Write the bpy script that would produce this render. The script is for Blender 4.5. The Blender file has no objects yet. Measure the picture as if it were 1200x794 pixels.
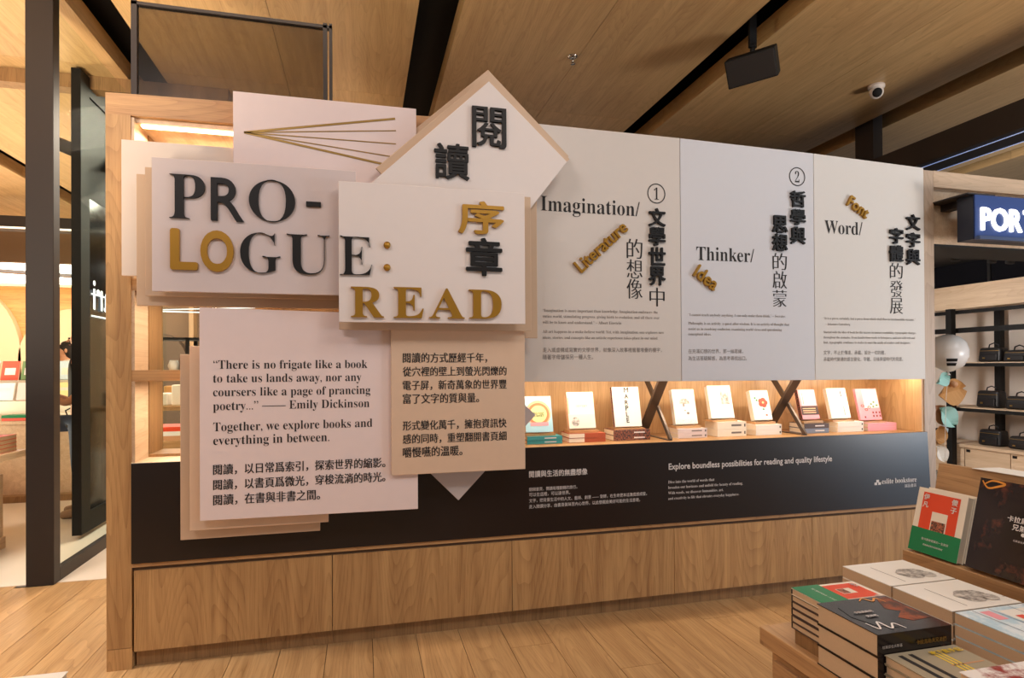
import bpy, bmesh, math, random
from mathutils import Matrix, Vector
random.seed(7)
S = bpy.context.scene
C = S.collection

# ------------------------------------------------------------ camera
cam = bpy.data.cameras.new('camera')
cam.sensor_width = 36.0
cam.lens = 702.804 / 1200 * 36
cam.shift_y = 28.493 / 1200
cam.clip_end = 100
cam_o = bpy.data.objects.new('camera', cam)
C.objects.link(cam_o)
R_, U_, F_ = (0.970026, -0.242936, -0.005679), (0.004252, -0.006397, 0.99997), (0.242965, 0.970021, 0.005172)
cam_o.matrix_world = Matrix(((R_[0], U_[0], -F_[0], 0), (R_[1], U_[1], -F_[1], -2.70023), (R_[2], U_[2], -F_[2], 1.2), (0, 0, 0, 1)))
S.camera = cam_o

# ------------------------------------------------------------ world, light, exposure
W = bpy.data.worlds.new('world'); S.world = W; W.use_nodes = True
W.node_tree.nodes['Background'].inputs[0].default_value = (1.0, 0.89, 0.78, 1)
W.node_tree.nodes['Background'].inputs[1].default_value = 0.22
S.view_settings.view_transform = 'Standard'; S.view_settings.look = 'None'
S.view_settings.exposure = -0.12; S.view_settings.gamma = 1
S.view_settings.use_curve_mapping = False

def area(name, loc, target, sx, sy, power, col, spread=math.pi):
    l = bpy.data.lights.new(name, 'AREA'); l.shape = 'RECTANGLE'; l.size = sx; l.size_y = sy
    l.energy = power; l.color = col; l.spread = spread
    o = bpy.data.objects.new(name, l); C.objects.link(o); o.location = loc
    o.rotation_euler = (Vector(target) - Vector(loc)).to_track_quat('-Z', 'Y').to_euler()
    return o
WARM = (1.0, 0.80, 0.60); NEUT = (1.0, 0.91, 0.83); COOL = (0.80, 0.90, 1.0)
area('ceiling_light', (-1.5, -2.6, 3.25), (-0.4, 0, 1.3), 1.2, 0.5, 40, (1.0, .91, .90))
area('ceiling_light', (1.2, -2.8, 3.25), (1.3, 0, 1.1), 1.2, 0.5, 21, (1, .93, .88))
area('ceiling_light', (3.9, -2.2, 3.25), (2.9, 0, 1.1), 1.2, 0.5, 25, COOL)
area('track_wash', (-1.0, .09, 3.3), (-1.0, .07, 0), 2.2, 0.04, 11, WARM)
area('track_wash', (1.8, .09, 3.3), (1.8, .07, 0), 3.0, 0.04, 11, WARM)
area('table_light', (1.2, -1.9, 3.25), (1.2, -1.9, 0), 0.5, 0.5, 13, NEUT)
area('doorway_light', (-2.2, -.4, 3.25), (-2.2, -.2, 0), 0.8, 0.8, 34, (1, .92, .82), 1.6)
area('bookstore_fill', (-1.2, 3.0, 3.2), (-2.4, 3.4, 0), 1.0, 1.0, 85, (1, .86, .68))  # this and the next: hidden lamps added to brighten the bookstore
area('bookstore_fill', (-.9, 5.0, 3.2), (-2.6, 5.2, 0), 1.0, 1.0, 90, (1, .88, .72))
area('ceiling_fill', (-4.6, 3.0, .9), (-3.4, 3.2, 3.34), 1.0, 1.0, 150, (1, .84, .62))  # unseen lamp added to lift the far left ceiling
area('cool_side_fill', (7.2, -3.2, .8), (2.9, 0, .8), 2.0, 1.5, 74, (.50, .74, 1.0))  # unseen cool source added, mirrored in the dark panel and cooling the right end
area('ceiling_fill', (5.4, -2.6, .9), (4.2, -.3, 3.34), .8, .8, 48, (1, .90, .82), 2.2)  # added outside the view to brighten the ceiling at the right
area('shop_light', (4.6, 1.9, 2.18), (6.3, 1.9, .8), 0.2, 2.6, 60, (1, .93, .88))
area('shop_light', (4.6, -.9, 2.7), (6.3, -.2, .8), 0.2, 1.4, 25, (1, .93, .88))
sl = bpy.data.lights.new('balloon_fill', 'SPOT'); sl.energy = 70; sl.spot_size = .30; sl.spot_blend = .6; sl.shadow_soft_size = .05  # spot added out of view to whiten the balloon
so = bpy.data.objects.new('balloon_fill_lamp', sl); C.objects.link(so); so.location = (3.9, -2.0, 3.32); so.rotation_euler = (Vector((3.95, .6, 1.15)) - Vector((3.9, -2.0, 3.32))).to_track_quat('-Z', 'Y').to_euler()
# out-of-view lamp added to brighten the timber ceiling on the bookstore side
area('ceiling_fill', (-2.4, -1.6, .5), (-2.2, .6, 3.3), 0.6, .6, 64, (1, .84, .64), 1.4)

# ------------------------------------------------------------ colour and materials
def srgb(r, g, b):
    f = lambda c: c / 12.92 if c <= .04045 else ((c + .055) / 1.055) ** 2.4
    return (f(r / 255), f(g / 255), f(b / 255), 1)

def mat(name, col, rough=.6, metal=0, emit=None, es=1, spec=.5, noise=0, nscale=60):
    m = bpy.data.materials.new(name); m.use_nodes = True
    nt = m.node_tree; b = nt.nodes['Principled BSDF']
    c = srgb(*col)
    b.inputs['Base Color'].default_value = c
    b.inputs['Roughness'].default_value = rough; b.inputs['Metallic'].default_value = metal
    b.inputs['Specular IOR Level'].default_value = spec
    if emit:
        b.inputs['Emission Color'].default_value = srgb(*emit); b.inputs['Emission Strength'].default_value = es
    if noise:
        tc = nt.nodes.new('ShaderNodeTexCoord'); n = nt.nodes.new('ShaderNodeTexNoise'); n.inputs['Scale'].default_value = nscale
        n.inputs['Detail'].default_value = 6
        nt.links.new(tc.outputs['Object'], n.inputs['Vector'])
        mx = nt.nodes.new('ShaderNodeMix'); mx.data_type = 'RGBA'
        mx.inputs[6].default_value = tuple(x * (1 - noise) for x in c[:3]) + (1,)
        mx.inputs[7].default_value = tuple(min(1, x * (1 + noise)) for x in c[:3]) + (1,)
        nt.links.new(n.outputs['Fac'], mx.inputs[0]); nt.links.new(mx.outputs[2], b.inputs['Base Color'])
        bp = nt.nodes.new('ShaderNodeBump'); bp.inputs['Strength'].default_value = .06; bp.inputs['Distance'].default_value = .002
        nt.links.new(n.outputs['Fac'], bp.inputs['Height']); nt.links.new(bp.outputs['Normal'], b.inputs['Normal'])
    return m

def oak(name, light, dark, axis='z', rough=.45, freq=1.0, contrast=1.0):
    """oak veneer: fine pores, long streaks and cathedral rings, all running along AXIS, shifted for every board"""
    m = bpy.data.materials.new(name); m.use_nodes = True
    nt = m.node_tree; N = nt.nodes; L = nt.links; b = N['Principled BSDF']
    tc = N.new('ShaderNodeTexCoord'); oi = N.new('ShaderNodeObjectInfo')
    sh = N.new('ShaderNodeVectorMath'); sh.operation = 'MULTIPLY'; cb = N.new('ShaderNodeCombineXYZ')
    L.new(oi.outputs['Random'], cb.inputs[0]); L.new(oi.outputs['Random'], cb.inputs[1]); L.new(oi.outputs['Random'], cb.inputs[2])
    L.new(cb.outputs[0], sh.inputs[0]); sh.inputs[1].default_value = (9.1, 7.3, 11.7)
    ad = N.new('ShaderNodeVectorMath'); ad.operation = 'ADD'
    L.new(tc.outputs['Object'], ad.inputs[0]); L.new(sh.outputs[0], ad.inputs[1])
    def mp(along, across):
        n = N.new('ShaderNodeMapping')
        s = {'x': (along, across, across), 'y': (across, along, across), 'z': (across, across, along)}[axis]
        n.inputs['Scale'].default_value = tuple(v * freq for v in s)
        L.new(ad.outputs[0], n.inputs[0]); return n
    streak = N.new('ShaderNodeTexNoise'); streak.inputs['Scale'].default_value = 1; streak.inputs['Detail'].default_value = 5
    L.new(mp(1.2, 26).outputs[0], streak.inputs['Vector'])
    pore = N.new('ShaderNodeTexNoise'); pore.inputs['Scale'].default_value = 1; pore.inputs['Detail'].default_value = 3
    L.new(mp(9, 260).outputs[0], pore.inputs['Vector'])
    # cathedral rings: contour lines of a stretched smooth field
    fld = N.new('ShaderNodeTexNoise'); fld.inputs['Scale'].default_value = 1; fld.inputs['Detail'].default_value = 1.2; fld.inputs['Roughness'].default_value = .4
    L.new(mp(.55, 5.0).outputs[0], fld.inputs['Vector'])
    mu = N.new('ShaderNodeMath'); mu.operation = 'MULTIPLY'; mu.inputs[1].default_value = 34; L.new(fld.outputs['Fac'], mu.inputs[0])
    fr = N.new('ShaderNodeMath'); fr.operation = 'FRACT'; L.new(mu.outputs[0], fr.inputs[0])
    pw = N.new('ShaderNodeMath'); pw.operation = 'POWER'; pw.inputs[1].default_value = 3.0; L.new(fr.outputs[0], pw.inputs[0])
    a1 = N.new('ShaderNodeMath'); a1.operation = 'MULTIPLY_ADD'; a1.inputs[1].default_value = .30 * contrast; L.new(pw.outputs[0], a1.inputs[0])
    s1 = N.new('ShaderNodeMapRange'); s1.inputs[1].default_value = .3; s1.inputs[2].default_value = .72; s1.inputs[4].default_value = .62 * contrast
    L.new(streak.outputs['Fac'], s1.inputs[0]); L.new(s1.outputs[0], a1.inputs[2])
    s2 = N.new('ShaderNodeMapRange'); s2.inputs[1].default_value = .52; s2.inputs[2].default_value = .72; s2.inputs[4].default_value = .35 * contrast
    L.new(pore.outputs['Fac'], s2.inputs[0])
    a2 = N.new('ShaderNodeMath'); a2.operation = 'ADD'; a2.use_clamp = True; L.new(a1.outputs[0], a2.inputs[0]); L.new(s2.outputs[0], a2.inputs[1])
    mx = N.new('ShaderNodeMix'); mx.data_type = 'RGBA'; mx.inputs[6].default_value = srgb(*light); mx.inputs[7].default_value = srgb(*dark)
    L.new(a2.outputs[0], mx.inputs[0])
    hs = N.new('ShaderNodeHueSaturation'); vr = N.new('ShaderNodeMapRange'); vr.inputs[3].default_value = .93; vr.inputs[4].default_value = 1.06
    L.new(oi.outputs['Random'], vr.inputs[0]); L.new(vr.outputs[0], hs.inputs['Value']); L.new(mx.outputs[2], hs.inputs['Color'])
    L.new(hs.outputs[0], b.inputs['Base Color'])
    b.inputs['Roughness'].default_value = rough
    bp = N.new('ShaderNodeBump'); bp.inputs['Strength'].default_value = .12; bp.inputs['Distance'].default_value = .002
    L.new(a2.outputs[0], bp.inputs['Height']); bp.invert = True; L.new(bp.outputs[0], b.inputs['Normal'])
    return m

OAK = oak('oak_vertical', (206, 164, 110), (150, 108, 66), 'z')
OAKG = oak('oak_cool_lit', (196, 172, 148), (160, 136, 114), 'z')  # oak with the grey of cool light put into its colour
OAKGX = oak('oak_cool_lit_along', (206, 180, 152), (172, 146, 120), 'x')  # cool light in the colour again, grain along the wall
OAKX = oak('oak_along_wall', (202, 158, 108), (150, 108, 68), 'x')
OAKC = oak('oak_ceiling', (212, 176, 124), (164, 126, 82), 'y', .36, contrast=.8)
OAKF = oak('oak_floor', (204, 166, 118), (152, 114, 72), 'y', .34)
OAKY = oak('oak_table', (206, 166, 120), (150, 112, 74), 'y')
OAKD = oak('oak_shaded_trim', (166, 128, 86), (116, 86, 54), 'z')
OAKN = oak('oak_niche', (226, 190, 142), (180, 138, 92), 'z')
PALE = oak('pale_oak', (226, 200, 170), (196, 164, 130), 'y')
BLACK = mat('black_steel', (40, 33, 32), .5, noise=.12, nscale=200)
BLACKM = mat('matt_black', (16, 14, 14), .6, spec=.3)
GREYSTEEL = mat('bronze_steel', (96, 86, 80), .35, .6)
BOARD_W = mat('white_board', (232, 222, 216), .55, noise=.015, nscale=25)
BOARD_P = mat('pink_white_board', (238, 220, 216), .6, noise=.02, nscale=25)
BOARD_G1 = mat('mauve_grey_board', (214, 200, 197), .6, noise=.02, nscale=25)
BOARD_C = mat('cream_board', (226, 212, 200), .6, noise=.02, nscale=25)
BOARD_B = mat('beige_board', (208, 180, 152), .62, noise=.03, nscale=30)
BOARD_T = mat('tan_board', (224, 194, 166), .6, noise=.03, nscale=30)
BOARD_G = mat('grey_board', (196, 186, 184), .6, noise=.02, nscale=30)
PANEL_A = mat('panel_warm_white', (214, 206, 198), .5, noise=.015, nscale=30)
PANEL_B = mat('panel_cool_white', (212, 212, 216), .5, noise=.015, nscale=30)
PANEL_C = mat('panel_plain_white', (220, 216, 210), .5, noise=.015, nscale=30)
DARKP = mat('charcoal_panel', (32, 25, 24), .30, spec=.5, noise=.08, nscale=160)
INK = mat('black_letters', (22, 20, 20), .5, spec=.3)
PRINT = mat('black_print', (34, 30, 30), .7)
PRINTG = mat('grey_print', (122, 112, 106), .7)
PRINTW = mat('white_print', (228, 222, 218), .6)
GOLD = mat('gold_letters', (178, 132, 44), .32, .45)
GOLDF = mat('gold_line', (160, 128, 66), .4, .5)
PAGES = mat('book_pages', (214, 188, 156), .8, noise=.06, nscale=300)
PAGEW = mat('white_pages', (236, 222, 200), .8, noise=.05, nscale=300)
TILE = mat('white_floor_stone', (228, 218, 206), .3, noise=.03, nscale=6)
GAP = mat('dark_gap', (30, 24, 20), .8)
def led(name, c, s): return mat(name, (255, 255, 255), .5, emit=c, es=s)
LEDW = led('warm_led', (255, 214, 160), 9)
LEDSTORE = led('store_light_panel', (255, 248, 236), 6)

def glass(name, tint, alpha, rough=.03):
    """thin pane: mostly lets light through with a tint, mirrors a little"""
    m = bpy.data.materials.new(name); m.use_nodes = True; nt = m.node_tree; nt.nodes.clear()
    t = nt.nodes.new('ShaderNodeBsdfTransparent'); t.inputs[0].default_value = srgb(*tint)
    g = nt.nodes.new('ShaderNodeBsdfGlossy'); g.inputs['Roughness'].default_value = rough
    x = nt.nodes.new('ShaderNodeMixShader'); x.inputs[0].default_value = alpha
    o = nt.nodes.new('ShaderNodeOutputMaterial')
    nt.links.new(t.outputs[0], x.inputs[1]); nt.links.new(g.outputs[0], x.inputs[2]); nt.links.new(x.outputs[0], o.inputs[0])
    return m
SMOKE = glass('smoked_glass', (196, 192, 184), .03, .25)
CLEAR = glass('clear_glass', (248, 252, 250), .0015)

# ------------------------------------------------------------ object helpers
def link(o, parent=None):
    C.objects.link(o)
    if parent is not None: o.parent = parent
    return o
def thing(name, label, cat, group=None, mw=None):
    o = bpy.data.objects.new(name, None); o.empty_display_size = .05; C.objects.link(o)
    o['label'] = label; o['category'] = cat
    if group: o['group'] = group
    if mw is not None: o.matrix_world = mw
    return o
def tag(o, label, cat, group=None):
    o['label'] = label; o['category'] = cat
    if group: o['group'] = group
    return o
def struct(o): o['kind'] = 'structure'; return o
def mesh(name, vs, fs, m, parent=None, smooth=False):
    me = bpy.data.meshes.new(name); me.from_pydata([tuple(v) for v in vs], [], fs); me.update()
    me.materials.append(m)
    if smooth: me.polygons.foreach_set('use_smooth', [True] * len(me.polygons))
    return link(bpy.data.objects.new(name, me), parent)
BF = [(0, 3, 2, 1), (4, 5, 6, 7), (0, 1, 5, 4), (1, 2, 6, 5), (2, 3, 7, 6), (3, 0, 4, 7)]
def bv(x0, x1, y0, y1, z0, z1):
    return [(x0, y0, z0), (x1, y0, z0), (x1, y1, z0), (x0, y1, z0), (x0, y0, z1), (x1, y0, z1), (x1, y1, z1), (x0, y1, z1)]
def box(name, x0, x1, y0, y1, z0, z1, m, parent=None, bevel=0):
    o = mesh(name, bv(x0, x1, y0, y1, z0, z1), BF, m, parent)
    if bevel: bevel_(o, bevel)
    return o
def bevel_(o, w, seg=2):
    md = o.modifiers.new('bevel', 'BEVEL'); md.width = w; md.segments = seg; md.limit_method = 'ANGLE'
    return o
def boxes(name, L, m, parent=None):
    vs, fs = [], []
    for b in L:
        k = len(vs); vs += bv(*b); fs += [tuple(i + k for i in f) for f in BF]
    return mesh(name, vs, fs, m, parent)
def prism(name, pts, y0, y1, m, parent=None):
    """an outline in the wall plane (x, z), counter-clockwise as seen from the room, given depth y0..y1"""
    n = len(pts); vs = [(x, y0, z) for x, z in pts] + [(x, y1, z) for x, z in pts]
    fs = [tuple(range(n)), tuple(range(2 * n - 1, n - 1, -1))] + [(i, i + n, (i + 1) % n + n, (i + 1) % n) for i in range(n)]
    return mesh(name, vs, fs, m, parent)
def bar(name, a, b, w, h, m, parent=None, up=(0, 0, 1)):
    """rectangular bar from a to b, w across, h along up"""
    a, b, up = Vector(a), Vector(b), Vector(up); d = (b - a).normalized(); s = d.cross(up).normalized() * w / 2; u = s.cross(d).normalized() * h / 2
    vs = [p + q for p in (a, b) for q in (-s - u, s - u, s + u, -s + u)]
    return mesh(name, vs, [(0, 1, 2, 3), (7, 6, 5, 4), (0, 4, 5, 1), (1, 5, 6, 2), (2, 6, 7, 3), (3, 7, 4, 0)], m, parent)
def lathe(name, prof, m, parent=None, mw=None, n=20):
    vs, fs = [], []
    for r, z in prof:
        for i in range(n): a = 2 * math.pi * i / n; vs.append(Vector((r * math.cos(a), r * math.sin(a), z)))
    for j in range(len(prof) - 1):
        for i in range(n):
            a, b = j * n + i, j * n + (i + 1) % n; fs.append((a, b, b + n, a + n))
    fs.append(tuple(range(n - 1, -1, -1))); fs.append(tuple(range(len(vs) - n, len(vs))))
    if mw is not None: vs = [mw @ v for v in vs]
    return mesh(name, vs, fs, m, parent, True)
def tube(name, pts, r, m, parent=None, n=8):
    pts = [Vector(p) for p in pts]; vs, fs = [], []
    for i, p in enumerate(pts):
        d = (pts[min(i + 1, len(pts) - 1)] - pts[max(i - 1, 0)]).normalized()
        s = d.orthogonal().normalized() if i == 0 else (s - d * s.dot(d)).normalized()
        t = d.cross(s)
        rr = r[i] if isinstance(r, (list, tuple)) else r
        for k in range(n): a = 2 * math.pi * k / n; vs.append(p + (s * math.cos(a) + t * math.sin(a)) * rr)
    for i in range(len(pts) - 1):
        for k in range(n): a, b = i * n + k, i * n + (k + 1) % n; fs.append((a, b, b + n, a + n))
    fs.append(tuple(range(n - 1, -1, -1))); fs.append(tuple(range(len(vs) - n, len(vs))))
    return mesh(name, vs, fs, m, parent, True)

# ------------------------------------------------------------ lettering
Q = []
def serif(s):
    r = ''
    for ch in s:
        if 'A' <= ch <= 'Z': r += chr(0x1D400 + ord(ch) - 65)
        elif 'a' <= ch <= 'z': r += chr(0x1D41A + ord(ch) - 97)
        elif '0' <= ch <= '9': r += chr(0x1D7CE + ord(ch) - 48)
        else: r += ch
    return r
RING = [(math.cos(a * math.pi / 4), math.sin(a * math.pi / 4)) for a in range(8)]
def fat(r): return [(0, 0)] + [(x * r, y * r) for x, y in RING]
def ming(r): return [(0, 0), (-r, 0), (r, 0), (-r * .5, 0), (r * .5, 0)]
def letters(name, body, m, parent, y=0, fit=None, line=None, depth=0, off=0, dil=None, rot=None, mw=None, asp=1.0, res=3, extra=None):
    """lettering on the plane y, raised by depth. fit = (x0, x1, z0, z1) box; line = (x0, x1, baseline z) scaled to that width;
    rot = (point a, point b) baseline between two points of the wall plane; mw = a frame for other planes"""
    Q.append(dict(name=name, body=body, m=m, parent=parent, y=y, fit=fit, line=line, depth=depth, off=off, dil=dil, rot=rot, mw=mw, asp=asp, res=res, extra=extra))
def flush():
    objs = []
    for q in Q:
        c = bpy.data.curves.new('text', 'FONT'); c.body = q['body']; c.size = 1; c.offset = q['off']; c.resolution_u = q['res']
        if q['depth']: c.extrude = .5
        o = bpy.data.objects.new('text', c); C.objects.link(o); objs.append(o)
    dg = bpy.context.evaluated_depsgraph_get(); dg.update()
    done = []
    for q, o in zip(Q, objs):
        ev = o.evaluated_get(dg); me = ev.to_mesh()
        vs = [v.co.copy() for v in me.vertices]; fs = [tuple(p.vertices) for p in me.polygons]
        ev.to_mesh_clear()
        if q['dil']:
            V, F = [], []
            for k, (dx, dy) in enumerate(q['dil']):
                n = len(V); V += [Vector((v.x + dx, v.y + dy, v.z + k * (.012 if q['depth'] else 1e-4))) for v in vs]; F += [tuple(i + n for i in f) for f in fs]
            vs, fs = V, F
        done.append((q, vs, fs))
    for o in objs:
        c = o.data; bpy.data.objects.remove(o); bpy.data.curves.remove(c)
    for q, vs, fs in done:
        if not vs: continue
        x0, x1 = min(v.x for v in vs), max(v.x for v in vs); y0, y1 = min(v.y for v in vs), max(v.y for v in vs)
        d = q['depth']; lift = .0012
        if q['mw'] is not None:                      # (frame, width): local x right, y up, z out
            M, wid = q['mw']; s = wid / (x1 - x0)
            out = [M @ Vector(((v.x - x0) * s, v.y * s * q['asp'], (v.z + .5) * d if d else lift + v.z)) for v in vs]
        else:
            if q['fit']:
                a, b, c_, e = q['fit']; fx = lambda v: (a + (v.x - x0) * (b - a) / (x1 - x0), c_ + (v.y - y0) * (e - c_) / (y1 - y0))
            elif q['line']:
                a, b, zb = q['line']; s = (b - a) / (x1 - x0); fx = lambda v: (a + (v.x - x0) * s, zb + v.y * s * q['asp'])
            else:
                (ax, az), (bx, bz) = q['rot']; L = math.hypot(bx - ax, bz - az); s = L / (x1 - x0); ux, uz = (bx - ax) / L, (bz - az) / L
                fx = lambda v: (ax + (v.x - x0) * s * ux - v.y * s * q['asp'] * uz, az + (v.x - x0) * s * uz + v.y * s * q['asp'] * ux)
            out = []
            for v in vs:
                X, Z = fx(v); out.append((X, q['y'] - ((v.z + .5) * d if d else lift + v.z), Z))
        mesh(q['name'], out, fs, q['m'], q['parent'])
    Q.clear()

# measured points: a picture position of the 1200x794 photograph met with a plane of the place (metres)
def ray(u, v):
    a, b = (u - 600) / 702.804, -(v - 425.493) / 702.804
    return Vector([F_[i] + R_[i] * a + U_[i] * b for i in range(3)])
def hit(axis, val, u, v):
    o = Vector((0, -2.70023, 1.2)); d = ray(u, v); return o + d * ((val - o[axis]) / d[axis])
def Y(y, u, v): h = hit(1, y, u, v); return (h.x, h.z)
def ZP(z, u, v): h = hit(2, z, u, v); return (h.x, h.y)
def XP(x, u, v): h = hit(0, x, u, v); return (h.y, h.z)
def B(y, u0, v0, u1, v1):
    um, vm = (u0 + u1) / 2, (v0 + v1) / 2
    return (Y(y, u0, vm)[0], Y(y, u1, vm)[0], Y(y, um, v1)[1], Y(y, um, v0)[1])
def LN(y, u0, u1, v): a = Y(y, u0, v); return (a[0], Y(y, u1, v)[0], a[1])

# ============================================================ STRUCTURE
ZC, ZT = 3.34, 2.3
# floor planks of the foyer, laid away from the camera; stone beyond
fl = struct(box('floor', -6, 8, -3.6, 1.2, -.06, -.006, GAP))
px = -3.0; k = 0
while px < 5.4:
    w = .19; yy = -3.4 + (k * .61) % 1.5 - 1.5
    while yy < 1.2:
        y0, y1 = max(yy, -3.4), min(yy + 1.8, 1.198)
        if y1 - y0 > .05: box('floor_plank', px + .0012, px + w - .0012, y0 + .001, y1 - .001, -.02, random.uniform(-.0006, 0), OAKF, fl)
        yy += 1.8
    px += w; k += 1
struct(box('floor_stone', -9, 1.0, 1.2, 12.2, -.05, .001, TILE))
fs_ = struct(box('floor_shop', 2.9, 8, 1.2, 6, -.05, .001, TILE))
# ceiling of timber strips with dark lighting slots between them
ce = struct(box('ceiling', -11.6, 9, -4, 12.2, 3.62, 3.66, BLACKM))
for cx in range(-6, 5):
    a, b = .465 + 2 * cx + .13, .465 + 2 * (cx + 1) - .13
    mid = (a + b) / 2
    for u, v in ((a, mid - .0015), (mid + .0015, b)):
        for y0, y1 in ((-3.9, -.9), (-.897, 2.1), (2.103, 5.1), (5.103, 12.1)):
            box('ceiling_board', u, v, y0, y1, ZC, ZC + .133, OAKC, ce)
# ---- the display wall (front face on y = 0)
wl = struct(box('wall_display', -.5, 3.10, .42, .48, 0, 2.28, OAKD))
box('frame_post', -.985, -.896, 0, .34, .086, ZT - .085, OAK, wl)
box('frame_plinth_block', -.985, -.896, 0, .34, 0, .084, OAK, wl)
prism('frame_header', [(-.985, 2.215), (.72, 2.225), (.72, 2.335), (-.985, 2.30)], 0, .40, OAKX, wl)
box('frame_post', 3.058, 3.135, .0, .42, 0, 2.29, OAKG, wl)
box('bay_ceiling', -.896, .66, .02, .4, 2.196, 2.214, PALE, wl)
# left open bay: reveals, inner trim, glass
box('bay_reveal', -.896, -.884, .004, .16, .822, 2.21, PALE, wl)
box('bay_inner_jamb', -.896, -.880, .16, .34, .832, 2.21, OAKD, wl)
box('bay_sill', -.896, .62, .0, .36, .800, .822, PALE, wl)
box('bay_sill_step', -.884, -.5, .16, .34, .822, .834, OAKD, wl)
box('bay_head_rail', -.884, .5, .17, .21, 2.150, 2.165, OAKX, wl)
box('bay_head_rail', -.884, .5, .24, .30, 2.11, 2.125, OAKD, wl)
win = struct(box('window_1', -.882, -.5, .325, .331, .834, 2.12, CLEAR))
ledb = thing('cove_light', 'warm strip light glowing behind the header at the top of the open bay', 'light')
box('diffuser', -.87, .3, .035, .06, 2.188, 2.196, LEDW, ledb)
box('diffuser', -.85, .3, .25, .29, 2.126, 2.134, LEDW, ledb)
area('cove_lamp', (-.45, .12, 2.18), (-.45, .13, 0), .8, .06, 8, (1, .82, .6))
area('cove_lamp', (-.70, .10, 1.14), (-.72, .10, 0), .3, .05, 2.4, (1, .82, .6))
area('cove_lamp', (-.70, .10, 1.50), (-.72, .10, 0), .3, .05, 2.4, (1, .82, .6))
for z0, z1, xx in ((1.149, 1.193, -.5), (1.513, 1.561, -.5)):
    box('shelf_bar', -.904 + .009, xx, .003, .15, z0, z1, OAKX, wl)
# niche with the book display
box('niche_back', .60, 3.06, .36, .38, .80, 2.2, OAKN, wl)
box('niche_side', 3.045, 3.058, .005, .36, .82, 1.3, OAKN, wl)
box('niche_side', .615, .63, .03, .36, .82, 1.3, OAK, wl)
box('niche_top', .60, 3.058, .02, .36, 1.17, 1.185, OAKX, wl)
box('niche_shelf', .62, 3.058, .0, .36, .797, .822, OAKX, wl)
nl = thing('shelf_light', 'warm strip light hidden above the row of displayed books', 'light')
box('diffuser', .7, 3.0, .03, .045, 1.160, 1.168, LEDW, nl)
area('shelf_lamp', (1.85, .045, 1.155), (1.85, .16, .85), 2.35, .02, 8, (1, .82, .62))
# skirting strip, base panels, recessed kick
box('base_rail', -.896, 3.058, .0, .03, .404, .420, OAKX, wl)
box('base_rail_groove', -.896, 3.058, .010, .046, .388, .404, mat('groove_shadow_oak', (92, 70, 50), .8), wl)
box('base_backing', -.896, 3.058, .046, .4, .0, .80, GAP, wl)
for a, b in ((-.888, -.1285), (-.1255, .6695), (.6725, 1.5005), (1.5035, 2.3085), (2.3115, 3.055)):
    box('base_panel', a, b, .0, .022, .068, .390, OAK, wl)
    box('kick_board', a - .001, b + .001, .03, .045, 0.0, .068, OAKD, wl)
# ---- fascia of the shop to the right, same plane
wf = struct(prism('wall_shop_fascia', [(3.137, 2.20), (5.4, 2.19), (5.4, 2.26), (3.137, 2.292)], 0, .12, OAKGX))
box('fascia_panel', 3.137, 5.4, .03, .12, 1.885, 2.20, PALE, wf)
box('fascia_soffit', 3.137, 5.4, .03, .30, 1.875, 1.885, BLACKM, wf)

# ============================================================ HEADLINE BOARDS
def board(name, label, pts, y, t, m, group='layered boards of the title sign'):
    r = thing(name, label, 'sign board', group)
    p = prism('panel', pts, y, y + t, m, r); bevel_(p, .0012, 1)
    return r, y
def quad(x0, x1, z0, z1, zr0=None, zr1=None): return [(x0, z0), (x1, z0 if zr0 is None else zr0), (x1, z1 if zr1 is None else zr1), (x0, z1)]

bA, _ = board('sign_board', 'blank cream board at far left, rearmost under the PRO-LOGUE board', quad(-.912, -.35, 1.565, 2.10), -.05, .015, BOARD_C)
bB, yB = board('sign_board', 'white board with a gold paper plane drawn in five lines', quad(-.5, .233, 1.9, 2.318), -.085, .015, BOARD_P)
for i, (ux, w) in enumerate(((Y(-.0865,463,139), .008), (Y(-.0865,464,153), .0035), (Y(-.0865,464,168.5), .0035), (Y(-.0865,463,184), .0035), (Y(-.0865,457,194), .008))):
    a = Y(-.0865,286,155)
    bar('gold_line', (a[0], -.0865, a[1]), (ux[0], -.0865, ux[1]), .003, w, GOLDF, bB)
board('sign_board', 'blank beige board showing left of and under the PRO-LOGUE board, back one', quad(-.842, -.03, 1.443, 1.952), -.105, .015, BOARD_B)
board('sign_board', 'narrow beige layer just behind the left edge of the PRO-LOGUE board', quad(-.803, -.03, 1.478, 1.972), -.135, .015, BOARD_B)
bC, yC = board('sign_board', 'pale board with raised PRO- and LOGU letters, LO in gold', quad(-.760, -.02, 1.489, 1.992), -.20, .018, BOARD_G1)
def glyph(ch, m, par, fit, y, off=0, dil=None, depth=.012, ser=True, res=6):
    letters('letter', serif(ch) if ser else ch, m, par, y=y, fit=fit, off=off, dil=dil, depth=depth, res=res)
glyph('P', INK, bC, B(-.206,198.6,204.9,240.1,255.9), yC, off=-.012)
glyph('R', INK, bC, B(-.206,247.3,209,285.5,258.9), yC, ser=False, dil=fat(.005))
glyph('O', INK, bC, B(-.206,291.9,210.9,345.9,260), yC, off=-.022)
box('letter', *B(-.206,358.8,236.2,376.1,242.3)[:2], yC - .012, yC, *B(-.206,358.8,236.6,376.1,242.0)[2:], INK, bC)
glyph('L', GOLD, bC, B(-.206,199.7,268,232.2,316.3), yC, ser=False, dil=fat(.028))
glyph('O', GOLD, bC, B(-.206,235.2,270.2,274.1,318.6), yC, ser=False, dil=fat(.028))
glyph('G', INK, bC, B(-.206,281.7,272.5,328.5,320), yC, off=-.02)
glyph('U', INK, bC, B(-.206,336.1,274.8,386.3,321.2), yC, off=-.018)
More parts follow.
